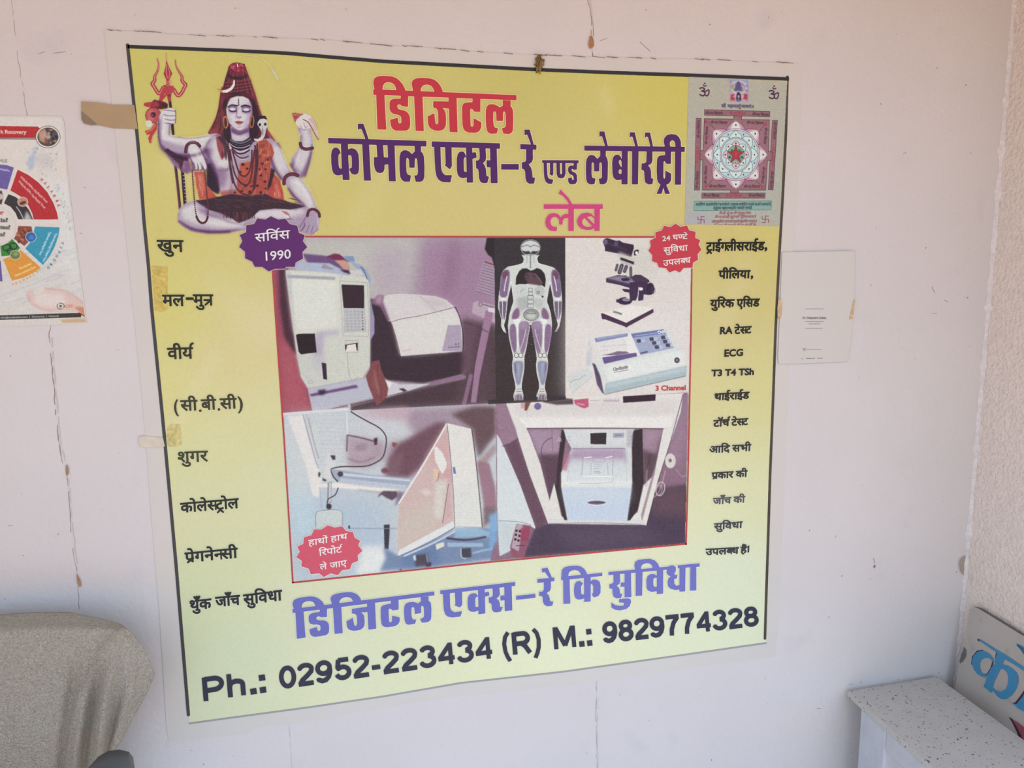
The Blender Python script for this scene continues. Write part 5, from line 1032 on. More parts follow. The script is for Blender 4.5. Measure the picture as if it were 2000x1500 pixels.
K2 = 1731/300; q2 = lambda x, y: (260+x/K2, 740+y/K2)
small([('l', '(', 339, 805, 348, 804.4, 24), ('d', 'सी', *q2(533, 246), *q2(718, 240), 19.5), ('l', '.', 388, 804, 393, 803.5, 20), ('d', 'बी', *q2(765, 236), *q2(928, 230), 19.5),
       ('l', '.', 424.5, 801.5, 429.5, 801, 20), ('d', 'सी', *q2(978, 226), *q2(1160, 218), 19.5), ('l', ')', 465, 799, 474, 798, 24)], 790, '42402e', grow=0.85, halo='e4e0b0')
small([('d', 'शुगर', *q2(495, 828), *q2(838, 812), 20)], 890, '45462f', grow=0.79, halo='e2e2b8')
K3 = 2000/390; q3 = lambda x, y: (330+x/K3, 950+y/K3)
small([('d', 'कोलेhसट^ोल', *q3(115, 170), *q3(694, 122), 18)], 985, '30322e', grow=0.92, halo='e2e6c0')
small([('d', 'प' 'rेगनेhनसी', *q3(158, 668), *q3(682, 618), 18.5)], 1078, '2e3230', grow=0.92, halo='dee4c4')
small([('d', 'थुँक', *q3(203, 1148), *q3(420, 1126), 18), ('d', 'जाँच', *q3(465, 1112), *q3(707, 1090), 18), ('d', 'सुिवधा', *q3(745, 1088), *q3(1126, 1040), 19)], 1165, '2c3036', grow=0.98, halo='dfe5cc')
K4 = 1556/280; q4 = lambda x, y: (1260+x/K4, 430+y/K4)
DN = (-.05, 1)
small([('d', 'ट^ाईhगलीसराईड', *q4(668, 246), *q4(1296, 238), 15.5), ('l', ',', *q4(1292, 318), *q4(1322, 316), 20)], 480, '221c10', grow=0.98, halo='d9cc84', dn=DN)
small([('d', 'पीिलया', *q4(803, 552), *q4(1140, 546), 14.5), ('l', ',', *q4(1146, 622), *q4(1168, 621), 18)], 535, '2a2318', grow=0.98, halo='d9cc88', dn=DN)
small([('d', 'युिरक', *q4(712, 868), *q4(968, 862), 14.5), ('d', 'एिसड', *q4(1000, 862), *q4(1242, 854), 14.5)], 592, '2c261a', grow=0.92, halo='dacf90', dn=DN)
small([('l', 'RA', *q4(808, 1238), *q4(944, 1230), 13.5), ('d', 'टेhसट', *q4(975, 1162), *q4(1155, 1152), 13)], 645, '2e2a20', grow=0.85, halo='dcd098', dn=DN)
small([('l', 'ECG', *q4(855, 1480), *q4(1058, 1470), 13)], 690, '302c24', grow=0.85, halo='dcd29c', dn=DN)
K5 = 1429/200; q5 = lambda x, y: (1340+x/K5, 690+y/K5)
small([('l', 'T3 T4 TSh', *q5(355, 320), *q5(940, 298), 12.3)], 730, '33302a', grow=0.92, halo='dfd6a6', dn=DN)
small([('d', 'थाईराईड', *q5(398, 566), *q5(882, 540), 12.6)], 773, '36342a', grow=0.88, halo='dfd8ac', dn=DN)
small([('d', 'टॉचR', *q5(388, 938), *q5(606, 922), 12.4), ('d', 'टेhसट', *q5(640, 922), *q5(866, 908), 12.4)], 825, '3a382e', grow=0.85, halo='e0dcb4', dn=DN)
small([('d', 'आिद', *q5(328, 1302), *q5(612, 1288), 12.4), ('d', 'सभी', *q5(650, 1284), *q5(906, 1272), 12.4)], 875, '3d3c3c', grow=0.79, halo='e2e0bc', dn=DN)
q6 = lambda x, y: (1340+x/K5, 890+y/K5)
small([('d', 'प' 'rकार', *q6(362, 240), *q6(660, 220), 11.8), ('d', 'की', *q6(700, 218), *q6(854, 208), 11.8)], 925, '3e3e3e', grow=0.82, halo='e4e4c4', dn=DN)
small([('d', 'जाँच', *q6(382, 596), *q6(630, 580), 11.8), ('d', 'की', *q6(668, 576), *q6(822, 566), 11.8)], 975, '5a5a5a', grow=0.75, halo='e4e6ca', dn=DN)
small([('d', 'सुिवधा', *q6(395, 950), *q6(786, 920), 11.8)], 1025, '4a4b50', grow=0.79, halo='e2e6cc', dn=DN)
small([('d', 'उपलhबध', *q6(280, 1304), *q6(735, 1280), 11.8), ('d', 'हैं', *q6(765, 1276), *q6(850, 1270), 11.8), ('d', '।', *q6(838, 1262), *q6(878, 1260), 12)], 1075, '3c3e44', grow=0.85, halo='e4e9d0', dn=DN)

# ------------------------------------------------------------------ starburst badges
def badge(name, pp, T, colour, py, rim):
    q = crop(pp, *T); lo = q.min(0)-6; hi = q.max(0)+6
    f = Field(lo[0], lo[1], hi[0], hi[1], 2.0); f.poly(q); g = Field(lo[0], lo[1], hi[0], hi[1], 2.0); g.a = f.a.copy(); g.grow(1.3)
    g.build(name+'_rim', ink(rim, py), banner, .0031, arr=gblur(g.a, .5)); f.build(name, ink(colour, py), banner, .0033)
badge('purple_badge', "930,28 1100,105 1265,85 1360,205 1535,245 1575,410 1710,465 1665,600 1765,735 1655,850 1670,1000 1500,1090 1480,1190 1290,1190 1240,1235 1020,1240 880,1295 735,1195 560,1190 495,1065 335,995 335,845 200,735 275,600 215,460 360,395 365,235 545,205 620,75 800,105",
      (450, 420, 2000/170), '5e2a68', 475, 'cbbab0')
badge('red_badge', "330,38 385,72 455,58 480,112 548,125 545,195 600,215 580,265 612,320 570,370 575,430 520,462 515,515 420,518 378,568 325,545 262,568 225,520 148,512 130,465 75,445 78,380 36,332 62,280 52,222 112,190 112,130 180,112 205,60 275,75",
      (1260, 430, K4), 'c53e4b', 480, 'e0cfc0')
badge('rose_badge', "1590,390 1660,412 1735,400 1775,445 1845,460 1860,515 1915,545 1895,590 1938,645 1890,690 1895,745 1835,770 1812,830 1735,840 1690,890 1620,872 1550,908 1505,872 1420,880 1400,825 1325,800 1330,745 1275,710 1310,655 1285,605 1345,575 1350,510 1425,490 1455,428 1525,432",
      (330, 950, K3), 'cf5a70', 1080, 'e6dcdc')
K7 = 2000/170; q7 = lambda x, y: (450+x/K7, 420+y/K7)
BL = .0036
small([('d', 'सिवRस', *q7(560, 438), *q7(1362, 348), 15.5), ('l', '1990', *q7(752, 1055), *q7(1388, 990), 17.5)], 475, 'e6dede', grow=.22, off=BL, dn=(.05, 1))
small([('l', '24', *q4(185, 228), *q4(272, 218), 9.5), ('d', 'घhणटे', *q4(300, 162), *q4(460, 150), 9.5), ('d', 'सुिवधा', *q4(200, 300), *q4(460, 270), 10.5),
       ('d', 'उपलhबध', *q4(195, 440), *q4(492, 402), 10.5)], 480, 'eadcd6', grow=.22, off=BL, dn=(.03, 1))
small([('d', 'हाथों', *q3(1395, 540), *q3(1590, 508), 11), ('d', 'हाथ', *q3(1620, 502), *q3(1785, 470), 10.5), ('d', 'िरपोटR', *q3(1500, 640), *q3(1730, 602), 11),
       ('d', 'ले', *q3(1510, 782), *q3(1580, 772), 10.5), ('d', 'जाए', *q3(1610, 768), *q3(1778, 738), 10.5)], 1080, 'f0e6ea', grow=.22, off=BL, dn=(.05, 1))
small([('l', '3 Channel', *(1280, 763), *(1339, 761.5), 9.4)], 760, 'c04a44', grow=0.50, off=.0024, dn=(0, 1))
# ================================================================== smaller papers and tapes on the wall
def rect_px(s, T=(0, 0, 1)): return crop(s, *T)
# ---- health poster at the left edge
poster2 = thing('health_poster', 'glossy white disease-test poster with coloured wheel, cut by the left edge', 'poster', (-0.75, 0, 1.3))
T2 = (0, 200, 652/200)
out2 = [(-150, 226), (-60, 226), (60, 226.5), (121, 227.5), (125, 238), (131, 322), (138, 390), (147, 460), (159, 552), (169.5, 631), (120, 634), (60, 636), (0, 638), (-150, 642)]
flat('sheet', out2, .0012, mat('poster_paper', albedo(hx('d9d0c8'), 450), rough=.35, spec=.4), poster2, depth=.001)
G = Canvas(-70, 222, 172, 644, 1.4, 'dad0c8')
def exec_health(c):
    rnd = random.Random(9); c.frame(*T2); P, L, E = c.P, c.L, c.E
    P('d6d1cb', "-230,900 560,900 560,1430 -230,1430", 60); P('dcdcda', "250,480 480,520 540,1250 380,1000 380,700", 30, .7)
    for k in range(46):
        y = rnd.uniform(960, 1330); x = rnd.uniform(-60, 480); L(rnd.choice(['b4bcc4', 'e4e2de', 'a9b2c4', 'c2c8cc']), rnd.uniform(3, 9), [(x, y), (x+60, y-14-rnd.uniform(0, 14)), (x+130, y-34-rnd.uniform(0, 24))], 3, .55)
    for k in range(50):
        x = rnd.uniform(170, 380); y = rnd.uniform(290, 480); E(rnd.choice(['a8a39c', '93a3c0', 'c8c4be', '8e8e94']), x, y, rnd.uniform(2, 6), rnd.uniform(2, 8), blur=2, al=.5)
    for k in range(60):
        t = rnd.random(); E(rnd.choice(['9aa79a', 'a9a49c', '8fa0a8', 'b89aa0']), 360+t*120+rnd.uniform(-20, 20), 520+t*330, rnd.uniform(2, 5), rnd.uniform(3, 9), blur=2, al=.5)
    P('9aaccc', "170,380 220,300 240,260 225,340 215,420 190,430", 6, .6); P('b9b4b4', "235,330 300,320 350,400 300,430 240,400", 12, .4)
    P('b32c2a', "-230,146 240,154 258,170 236,226 -230,226"); L('3c2c2c', 5, "-230,231 238,233", sm=0)
    E('dcd4cc', 305, 220, 78, 70); E('4a3a38', 305, 220, 78, 70, ring=3); E('5a4540', 305, 220, 67, 60)
    for k in range(44):
        a = rnd.uniform(0, 6.28); q = rnd.uniform(0, .85); E(rnd.choice(['c89878', '2c2a34', '4a4f78', '8a5a4a', 'b8a89a', '20242c', '96605a']), 305+66*q*math.cos(a), 220+58*q*math.sin(a), rnd.uniform(5, 14), rnd.uniform(4, 12), blur=3, al=.9)
    P('c9a084', "245,190 285,165 300,200 280,260 250,240", 4, .8)
    def sect(col, s_): P(col, s_)
    sect('6c5c9a', "-160,470 -80,410 -10,394 45,400 88,415 46,556 0,546 -50,552 -110,590"); sect('b42c2e', "112,428 180,462 245,510 300,570 340,640 362,700 371,744 216,750 205,705 180,655 140,605 100,580 64,560")
    sect('3a94b0', "222,790 380,796 372,850 350,915 320,975 274,1036 160,930 190,895 210,850"); sect('dc963c', "20,1000 75,975 132,940 258,1050 215,1085 150,1115 76,1136"); sect('6a5896', "-120,980 -60,1010 5,1010 16,1140 -60,1138 -150,1100")
    P('393230', "50,583 95,600 145,635 185,685 212,748 120,757 100,705 68,665 25,642", 1); P('d8d6d4', "168,690 190,720 205,750 150,752", 6, .8); L('c9c9c6', 6, "105,665 130,700 150,745", 2); E('c08a70', 145, 633, 32, 29); E('5a3428', 145, 640, 22, 10, -20, 2); E('e0d8d0', 145, 633, 33, 30, ring=3)
    P('8a4a3a', "116,787 200,789 208,830 190,880 155,914 88,868 110,830", 1)
    for k in range(24): E(rnd.choice(['c08060', '5a2a22', 'a8604a', '6a3a30']), rnd.uniform(105, 195), rnd.uniform(795, 890), 9, 6, rnd.uniform(0, 90), 2)
    E('2f60a4', 197, 857, 32, 31); E('4a80c0', 200, 860, 18, 16, blur=4); E('d8d4d0', 197, 857, 33, 32, ring=3)
    P('3c8236', "0,905 78,870 128,925 92,972 10,980", 1); E('1c3a1c', 45, 925, 26, 20, ring=7); E('1c3a1c', 85, 915, 24, 20, ring=7); E('1c3a1c', 68, 945, 24, 16, ring=6); E('6e7c4a', 97, 972, 32, 28); E('93a060', 100, 965, 16, 12, blur=3); E('d8d4cc', 97, 972, 33, 29, ring=3)
    P('4a3a34', "-60,590 10,560 20,600 10,650 -30,640", 2); E('c8bcb0', 0, 600, 22, 20, blur=3)
    E('d9d0c8', -22, 788, 128, 128); E('c9c0b8', -22, 788, 122, 122, ring=3)
    for s_, w in (("60,560 20,640", 10), ("115,757 380,760", 26), ("160,930 132,915", 8), ("60,560 105,430", 12)): L('dcd3cb', w, s_)
    P('dcbab0', "165,1205 200,1190 230,1230 300,1180 380,1190 430,1210 500,1240 545,1300 552,1370 520,1345 440,1330 300,1335 210,1300 175,1250", 8, .75); L('cf9a98', 8, "290,1185 380,1190 470,1225 540,1290", 4, .6); L('cf9a98', 10, "175,1220 190,1270 250,1310 330,1330", 5, .5); P('e2dcd6', "230,1210 400,1220 430,1290 300,1310 210,1280", 14, .7)
    P('c87a50', "470,1300 550,1305 553,1372 520,1345", 6, .8); E('5e625e', 386, 1297, 23, 19, ring=5); L('dad0c8', 8, "372,1282 400,1312"); E('4a4e4a', 386, 1297, 8, 7, blur=2)
    P('3a3836', "-230,1368 0,1356 505,1340 520,1348 516,1368 0,1385 -230,1392"); P('caa880', "380,1382 548,1372 552,1404 400,1404", 5, .9); L('6a3a34', 6, "505,1340 530,1355 552,1372", 1.5)
    # lettering
    tx = lambda col, t, x0, y0, x1, y1, h, b=.25: c.text(col, lambda f: put_lat(f, t, (x0/3.26, 200+y0/3.26), (x1/3.26, 200+y1/3.26), h/3.26, dn=(-(y1-y0)/math.hypot(x1-x0, y1-y0), (x1-x0)/math.hypot(x1-x0, y1-y0))), min(x0, x1)/3.26-8, 200+min(y0, y1)/3.26-10, max(x0, x1)/3.26+8, 200+max(y0, y1)/3.26+10, b)
    tx('e8dcd4', 'k Recovery', 3, 198, 167, 200, 22, .35); tx('7a746e', 'HUS', -4, 380, 44, 384, 20, .15); tx('b83a3c', 'er', -14, 712, 22, 712, 24, .4); tx('3a3634', 'ia?', 2, 762, 48, 762, 24, .4); tx('3a3634', 'tes?', 0, 806, 62, 808, 24, .4); tx('3a3634', 's?', 0, 852, 30, 852, 24, .4)
    for i, ch in enumerate('MALARIA'):
        a = math.radians(47-i*4.6); x, y = -22+412*math.cos(a), 790-400*math.sin(a); dx, dy = math.sin(a), math.cos(a); tx('b03c40', ch, x-7*dx, y-7*dy, x+7*dx, y+7*dy, 16, .25)
    for i, ch in enumerate('TYPHOID'):
        a = math.radians(-15-i*4.2); x, y = -22+425*math.cos(a), 790-400*math.sin(a); dx, dy = math.sin(a), math.cos(a); tx('4c7a92', ch, x-7*dx, y-7*dy, x+7*dx, y+7*dy, 16, .2)
    for i, ch in enumerate('DIARRHOEA'):
        a = math.radians(-46-i*3.6); x, y = -22+400*math.cos(a), 785-392*math.sin(a); dx, dy = math.sin(a), math.cos(a); tx('d89a52', ch, x+6*dx, y+6*dy, x-6*dx, y-6*dy, 13, .2)
    tx('e8c8c4', 'Malaria Pf/Pan Ag Rapid Test', 128, 478, 296, 640, 12, .15); tx('e8c8c4', 'Malaria Pf/Pv Ag Rapid Test', 118, 505, 284, 676, 12, .15)
    tx('dceef2', 'Typhoid IgG/IgM Rapid Test', 356, 830, 272, 1010, 11, .1); tx('dceef2', 'Typhoid Ag Rapid Test', 318, 822, 250, 970, 11, .1)
    tx('f4dca4', 'Rota Ag Test', 124, 1062, 200, 1030, 12, .1); tx('f4dca4', 'Vibrio cholerae Test', 96, 1112, 226, 1052, 12, .1); tx('d4cce4', 'Leptospira', -30, 424, 58, 440, 12, .1); tx('d98a5a', 'CTE', 414, 1308, 462, 1306, 18, .35)
    tx('cfcac4', '1101  |  info@medicalsite.com  |  Taxonomy  |  Channel', -60, 1377, 372, 1364, 9, .1)
exec_health(G); G.grain(.010, .004)
G.build('health_print', poster2, .0016, clip=np.array([(-66, 228), (60, 228.5), (119, 229.5), (123, 239), (129, 322), (136, 390), (145, 460), (157, 552), (167.5, 629.5), (120, 632), (60, 634), (-66, 638)]))

# ---- printed notice (its square code is left out), held by two bits of tape
notice = thing('paper_notice', 'small white paper notice taped to the wall right of the banner', 'notice', (0.98, 0, 1.2))
T3 = (1500, 460, 1179/220)
nout = [(1528, 492.5), (1600, 491.5), (1660, 490), (1670.5, 493), (1669, 560), (1666, 630), (1660, 680), (1655, 706), (1600, 708.5), (1560, 710), (1521, 711), (1519.5, 700), (1523, 620), (1526, 540)]
flat('sheet', nout, .0034, mat('notice_paper', albedo(hx('d1c9c4'), 600), rough=.5, spec=.3, noise=.015, nscale=12), notice, depth=.0009)
def nt(t, x0, y0, x1, y1, h, col, g=.15, name='notice_lettering'):
    f = Field(1500+min(x0, x1)/5.36-4, 460+y0/5.36-8, 1500+max(x0, x1)/5.36+4, 460+y0/5.36+5, 4); put_lat(f, t, (1500+x0/5.36, 460+y0/5.36), (1500+x1/5.36, 460+y1/5.36), h/5.36, dn=(-.03, 1)); f.grow(g)
    f.build(name, ink(col, 600), notice, .0038)
nt('Dr. Nripendra Dubey', 360, 872, 610, 872, 22, '6e6866', .12)
# the fine print is too small to read: rows of broken strokes of its size
def rows(x0, x1, y, h, col, name='fine_print'):
    rr = random.Random(int(y)); f = Field(1500+x0/5.36-2, 460+y/5.36-h, 1500+x1/5.36+2, 460+y/5.36+h, 5); x = 1500+x0/5.36
    while x < 1500+x1/5.36: w = rr.uniform(.6, 1.6); f.line([(x, 460+y/5.36+rr.uniform(-h, h)*.25), (x+w, 460+y/5.36+rr.uniform(-h, h)*.25)], h*.45); x += w+rr.uniform(.2, .9)
    f.build(name, ink(col, 600), notice, .0038)
for x0, x1, y, h in ((398, 580, 768, 1.6), (392, 580, 902, 1.9), (425, 545, 925, 1.6), (392, 565, 972, 1.7), (400, 565, 1193, 1.5), (345, 368, 1290, 1.6), (400, 487, 1286, 2.6), (518, 572, 1284, 2.4)): rows(x0, x1, y, h, '8a8482')
f = Field(1564, 676, 1576, 688, 4); f.line([(1568.5, 680), (1573.5, 685)], .9); f.line([(1573.5, 680), (1568.5, 685)], .9); f.build('printed_mark', ink('8a8482', 600), notice, .0038)

# ---- tapes
def tape(name, pp, off, m, label, group=None, wr=.0004):
    o = flat(name, pp, off, m, None, depth=.0006); tag(o, label, 'tape', group); return o
m_brown = mat('brown_tape', albedo(hx('a98659'), 220), rough=.3, spec=.5, noise=.10, nscale=14, bump=.0015, bscale=22)
pk = tape('packing_tape', [(158.5, 198), (190, 200), (215, 204), (262, 205), (266, 230), (269, 252), (222, 250), (189, 243), (178, 244), (164, 241), (159, 233)], .0030, m_brown, 'shiny brown packing tape strip over the upper left edge of the banner')
flat('tape_fold', [(158.5, 217), (170, 226), (190, 243), (178, 244), (164, 241), (159, 233)], .0036, mat('brown_tape_fold', albedo(hx('87694a'), 230), rough=.35, spec=.5, noise=.1, nscale=40), pk, depth=.0005)['label'] = 'darker curled end of the tape'
def old_tape(name, hexs, py):
    m = mat(name, albedo(hx(hexs), py), rough=.35, spec=.45, noise=.28, nscale=130, bump=.003, bscale=140); return m
m_y1, m_y2 = old_tape('yellowed_tape_upper', 'cdb258', 560), old_tape('yellowed_tape_lower', 'ccc080', 850)
tape('yellowed_tape', [(296, 519), (327, 521), (327, 566), (328, 604), (317, 609), (303, 607), (299, 560)], .0022, m_y1, 'crinkled yellow tape patch beside the second word on the left of the banner')
tape('yellowed_tape', [(327, 833), (336, 828), (352, 829), (354, 852), (355.5, 868), (340, 873), (328, 872), (325, 850)], .0022, m_y2, 'small yellowed tape patch inside the black border, above the word sugar in Hindi')
tape('clear_tape', [(270, 853), (283, 852), (318, 854), (322, 872), (300, 875), (282, 874), (273, 872)], .0022, mat('clear_tape', albedo(hx('cfc6ba'), 860), rough=.3, spec=.5, noise=.12, nscale=80, bump=.0015, bscale=80), 'brittle whitish tape piece across the lower left margin of the banner')
m_cl = old_tape('cream_tape', 'cdb089', 600)
tape('cream_tape', [(1520.5, 583), (1527.5, 584), (1528, 600), (1526, 621), (1519, 621), (1518.5, 602)], .0042, m_cl, 'orange-cream tape bit on the left edge of the paper notice')
tape('cream_tape', [(1667, 585), (1670.5, 586), (1668, 605), (1666, 623), (1658.5, 624), (1660, 618), (1664, 600)], .0042, m_cl, 'cream tape bit on the right edge of the paper notice')

# ---- dry knot of thread pinned over the top border
m_knot = mat('dry_thread', albedo(hx('8a6a3e'), 125), rough=.8, noise=.25, nscale=90)
def tube(name, paths, r, material, parent=None, sides=6):
    V, F = [], []
    for pth in paths:
        p = smooth_open(np.array(pth, float), 1); n0 = len(V)
        for i, q in enumerate(p):
            d = p[min(i+1, len(p)-1)]-p[max(i-1, 0)]; d = d/(np.linalg.norm(d)+1e-9); a = np.cross(d, [.3, .5, .8]); a /= np.linalg.norm(a); b_ = np.cross(d, a)
            for k in range(sides):
                t = 2*math.pi*k/sides; V.append(q+r*(a*math.cos(t)+b_*math.sin(t)))
        for i in range(len(p)-1):
            for k in range(sides):
                k2 = (k+1) % sides; F.append((n0+i*sides+k, n0+i*sides+k2, n0+(i+1)*sides+k2, n0+(i+1)*sides+k))
        F.append(tuple(n0+k for k in range(sides))[::-1]); F.append(tuple(n0+(len(p)-1)*sides+k for k in range(sides)))
    return mesh(name, V, F, material, parent, smooth=True)
rk = random.Random(4); kp = []
for k in range(9):
    cpt = on_wall(1053+rk.uniform(-5, 5), 124+rk.uniform(-9, 9), .006); pth = []
    for j in range(7): pth.append(cpt+np.array([rk.uniform(-.007, .007), rk.uniform(-.004, .004), rk.uniform(-.012, .012)]))
    kp.append(pth)
kp.append([on_wall(1053, 112, .008), on_wall(1056, 124, .012), on_wall(1056, 138, .006)])
knot = thing('thread_knot', 'small brown dried thread knot pinned on the top border of the banner', 'ornament', tuple(on_wall(1053, 124, .004)))
tube('thread', kp, .0011, m_knot, knot, 5)
pin = tube('nail', [[on_wall(1053, 124, -.002), on_wall(1053, 124, .012)]], .0014, mat('nail_steel', (.2, .19, .18), rough=.4, metal=.8), knot, 8)

# ================================================================== marks of the wall itself
m_brick = mat('bare_plaster', albedo(hx('a87c58'), 500), rough=.9, noise=.2, nscale=120, bump=.003, bscale=200)
m_crack = mat('crack_dark', albedo(hx('94807c'), 600), rough=.9, noise=.15, nscale=100)
m_ridge = mat('putty_ridge', albedo(hx('cdbfbd'), 600), rough=.6, noise=.04, nscale=60)
def chip(pp, m=m_brick, rim=True):
    q = smooth_closed(np.array(pp, float), 2); o = flat('paint_chip', q, .0004, m, wall_back)
    if rim:
        lo, hi = q.min(0)-5, q.max(0)+5; f = Field(lo[0], lo[1], hi[0], hi[1], 2.5); f.line(np.vstack([q, q[:1]]), 1.5); f.build('chip_rim', m_ridge, wall_back, .0010)
chip([(1152, 68), (1158, 70), (1161, 84), (1160, 92), (1153, 97), (1148, 90), (1149, 78)])
chip([(127, 908), (132, 906), (136, 918), (134, 928), (128, 931)], mat('bare_plaster_grey', albedo(hx('a08878'), 900), rough=.9, noise=.15, nscale=120))
chip([(148, 1116), (152, 1122), (159, 1134), (160, 1146), (151, 1147)], mat('bare_plaster_tan', albedo(hx('b08a6a'), 1130), rough=.9, noise=.15, nscale=120))
chip([(1888, 1085), (1889, 1100), (1889, 1115), (1884, 1125), (1876, 1120), (1872, 1107), (1873, 1093), (1880, 1086)], mat('bare_plaster_green', albedo(hx('a59a92'), 1100), rough=.9, noise=.15, nscale=120))
chip([(1708, 1102), (1711, 1106), (1708, 1111), (1705, 1107)], rim=False)
def crack(pp, w, name='wall_crack', jig=1.2, m=m_crack, off=.0005):
    rj = random.Random(int(pp[0][1])+11); q = []
    p = np.array(pp, float)
    for i in range(len(p)-1):
        n = max(2, int(np.hypot(*(p[i+1]-p[i]))/9))
        for k in range(n): t = k/n; q.append(p[i]*(1-t)+p[i+1]*t+np.array([rj.uniform(-jig, jig), 0]))
    q.append(p[-1]); q = np.array(q); lo, hi = q.min(0)-4, q.max(0)+4; f = Field(lo[0], lo[1], hi[0], hi[1], 2.5)
    for i in range(len(q)-1):
        if rj.random() < .82: f.line(q[i:i+2], w*rj.uniform(.5, 1.5))
    f.build(name, m, wall_back, off)
crack([(22, 0), (29, 60), (36, 120), (44, 170), (53, 226)], .9, m=mat('crack_faint', albedo(hx('b39c92'), 100), rough=.9))
crack([(98, 636), (96, 650), (100, 700), (106, 770), (112, 840), (120, 900), (127, 910)], 1.2); crack([(131, 930), (134, 970), (139, 1050), (147, 1100), (150, 1115)], .9); crack([(152, 1146), (155, 1190)], .7)
crack([(101, 660), (108, 760), (118, 860), (126, 900)], 2.0, 'putty_ridge', .8, m_ridge, .0009); crack([(134, 935), (143, 1040), (151, 1110)], 1.6, 'putty_ridge', .8, m_ridge, .0009)
crack([(1148, 0), (1152, 20), (1156, 40), (1155, 68)], 1.0); crack([(1158, 45), (1159, 70)], .8); crack([(1157, 98), (1158, 110)], 1.2)
crack([(1153, 0), (1160, 60)], 2.0, 'putty_ridge', .8, m_ridge, .0009)
crack([(1165, 1342), (1164, 1400), (1166, 1500)], .8, m=mat('crack_violet', albedo(hx('a9a4ae'), 1420), rough=.9)); crack([(1166, 1328), (1168, 1500)], 1.4, 'putty_ridge', .6, m_ridge, .0009); crack([(565, 1420), (570, 1500)], 1.0, 'putty_ridge', .6, m_ridge, .0009)
rs = random.Random(21); f = Field(0, 0, 2000, 1500, 1.3)
for k in range(210):
    x, y = rs.uniform(5, 1900), rs.uniform(5, 1495)
    if 195 < x < 1575 and 50 < y < 1450: continue
    if rs.random() < .7: f.line([(x, y), (x+rs.uniform(-2, 2), y+rs.uniform(-2, 2))], rs.uniform(1.0, 2.2))
    else: f.line([(x, y), (x+rs.uniform(-9, 9), y+rs.uniform(-5, 5))], 1.0)
for s_ in ((75, 105, 88, 101), (105, 104, 128, 101), (1172, 80, 1186, 74), (1250, 82, 1270, 100), (1820, 560, 1826, 572), (1706, 1090, 1709, 1100)): f.line([s_[:2], s_[2:]], 1.1)
o = f.build('wall_specks', mat('speck', albedo(hx('a3918c'), 700), rough=.9), wall_back, .0004); o['kind'] = 'stuff'
# nicks where the banner edge was painted over
f = Field(200, 50, 1575, 1455, 1.3)
for i in range(60):
    t = rs.random(); x = 205+t*1360; y = float(np.interp(x, [p[0] for p in outer[:29]], [p[1] for p in outer[:29]])); f.line([(x, y-1), (x+rs.uniform(6, 26), y+.4+rs.uniform(0, 1.5))], rs.uniform(.8, 1.6))
f.build('edge_dirt', mat('edge_dirt', albedo(hx('8a7266'), 100), rough=.9), banner, .0021)
# pitted plaster bead along the corner
V, F = [], []
rc = random.Random(8); n = 150
for i in range(n+1):
    z = 2.449*i/n; w = .006+.004*rc.random()+(.006 if rc.random() < .12 else 0); b_ = .004+.004*rc.random()
    for (x, y) in ((WX1-w, -.0002), (WX1-w*.5, -b_*.6), (WX1-.0002, -w*.7)): V.append((x, y, z))
for i in range(n):
    for k in range(2): F.append((i*3+k, i*3+k+1, i*3+4+k, i*3+3+k))
struct(mesh('trim_2', V, F, mat('corner_plaster', (.74, .68, .62), rough=.85, noise=.12, nscale=80, bump=.004, bscale=150)))

# ================================================================== stone bench in the corner
m_stone = mat('speckled_stone', albedo(hx('bbbabb'), 1420)*np.array([.96, .98, 1.08]), rough=.5, spec=.35, noise=.05, nscale=25,
              spots=[(60, .62, .2, (.46, .46, .46)), (150, .655, .03, (.10, .10, .11)), (300, .68, .03, (.16, .15, .16))])
m_leg = mat('bench_leg', (.52, .53, .54), rough=.7, spec=.25, noise=.08, nscale=14, bump=.002, bscale=60)
bench = thing('stone_bench', 'grey speckled stone bench against the wall in the right corner', 'bench', (1.33, -.5, 0))
BZ = .45; L0, L1 = np.array([1.212, -.012]), np.array([1.150, -1.35]); R0, R1 = np.array([1.484, -.012]), np.array([1.415, -1.35])
def slab(name, a, b_, c, d, z0, z1, m, bev=.003):
    V = [(*q, z) for z in (z0, z1) for q in (a, b_, c, d)]; F = [(0, 3, 2, 1), (4, 5, 6, 7)]+[(i, (i+1) % 4, (i+1) % 4+4, i+4) for i in range(4)]
    o = mesh(name, V, F, m, bench); md = o.modifiers.new('bevel', 'BEVEL'); md.width = bev; md.segments = 2; return o
slab('seat_slab', L0, L1, R1, R0, BZ-.016, BZ, m_stone)
dirv = (L1-L0)/np.linalg.norm(L1-L0); nx = np.array([-dirv[1], dirv[0]])
def along(base, s_, t): return base+dirv*s_+nx*t
for s0 in (.052, 1.16):
    for t0, t1 in ((.003, .075), (.195, .262)):
        slab('leg', along(L0, s0, t0), along(L0, s0+.092, t0), along(L0, s0+.092, t1), along(L0, s0, t1), 0, BZ-.0165, m_leg, .004)
slab('apron', along(L0, .1445, .004), along(L0, 1.1595, .004), along(L0, 1.1595, .034), along(L0, .1445, .034), .383, BZ-.0165, m_leg, .003)
slab('apron', along(L0, .1445, .230), along(L0, 1.1595, .230), along(L0, 1.1595, .256), along(L0, .1445, .256), .383, BZ-.0165, m_leg, .003)

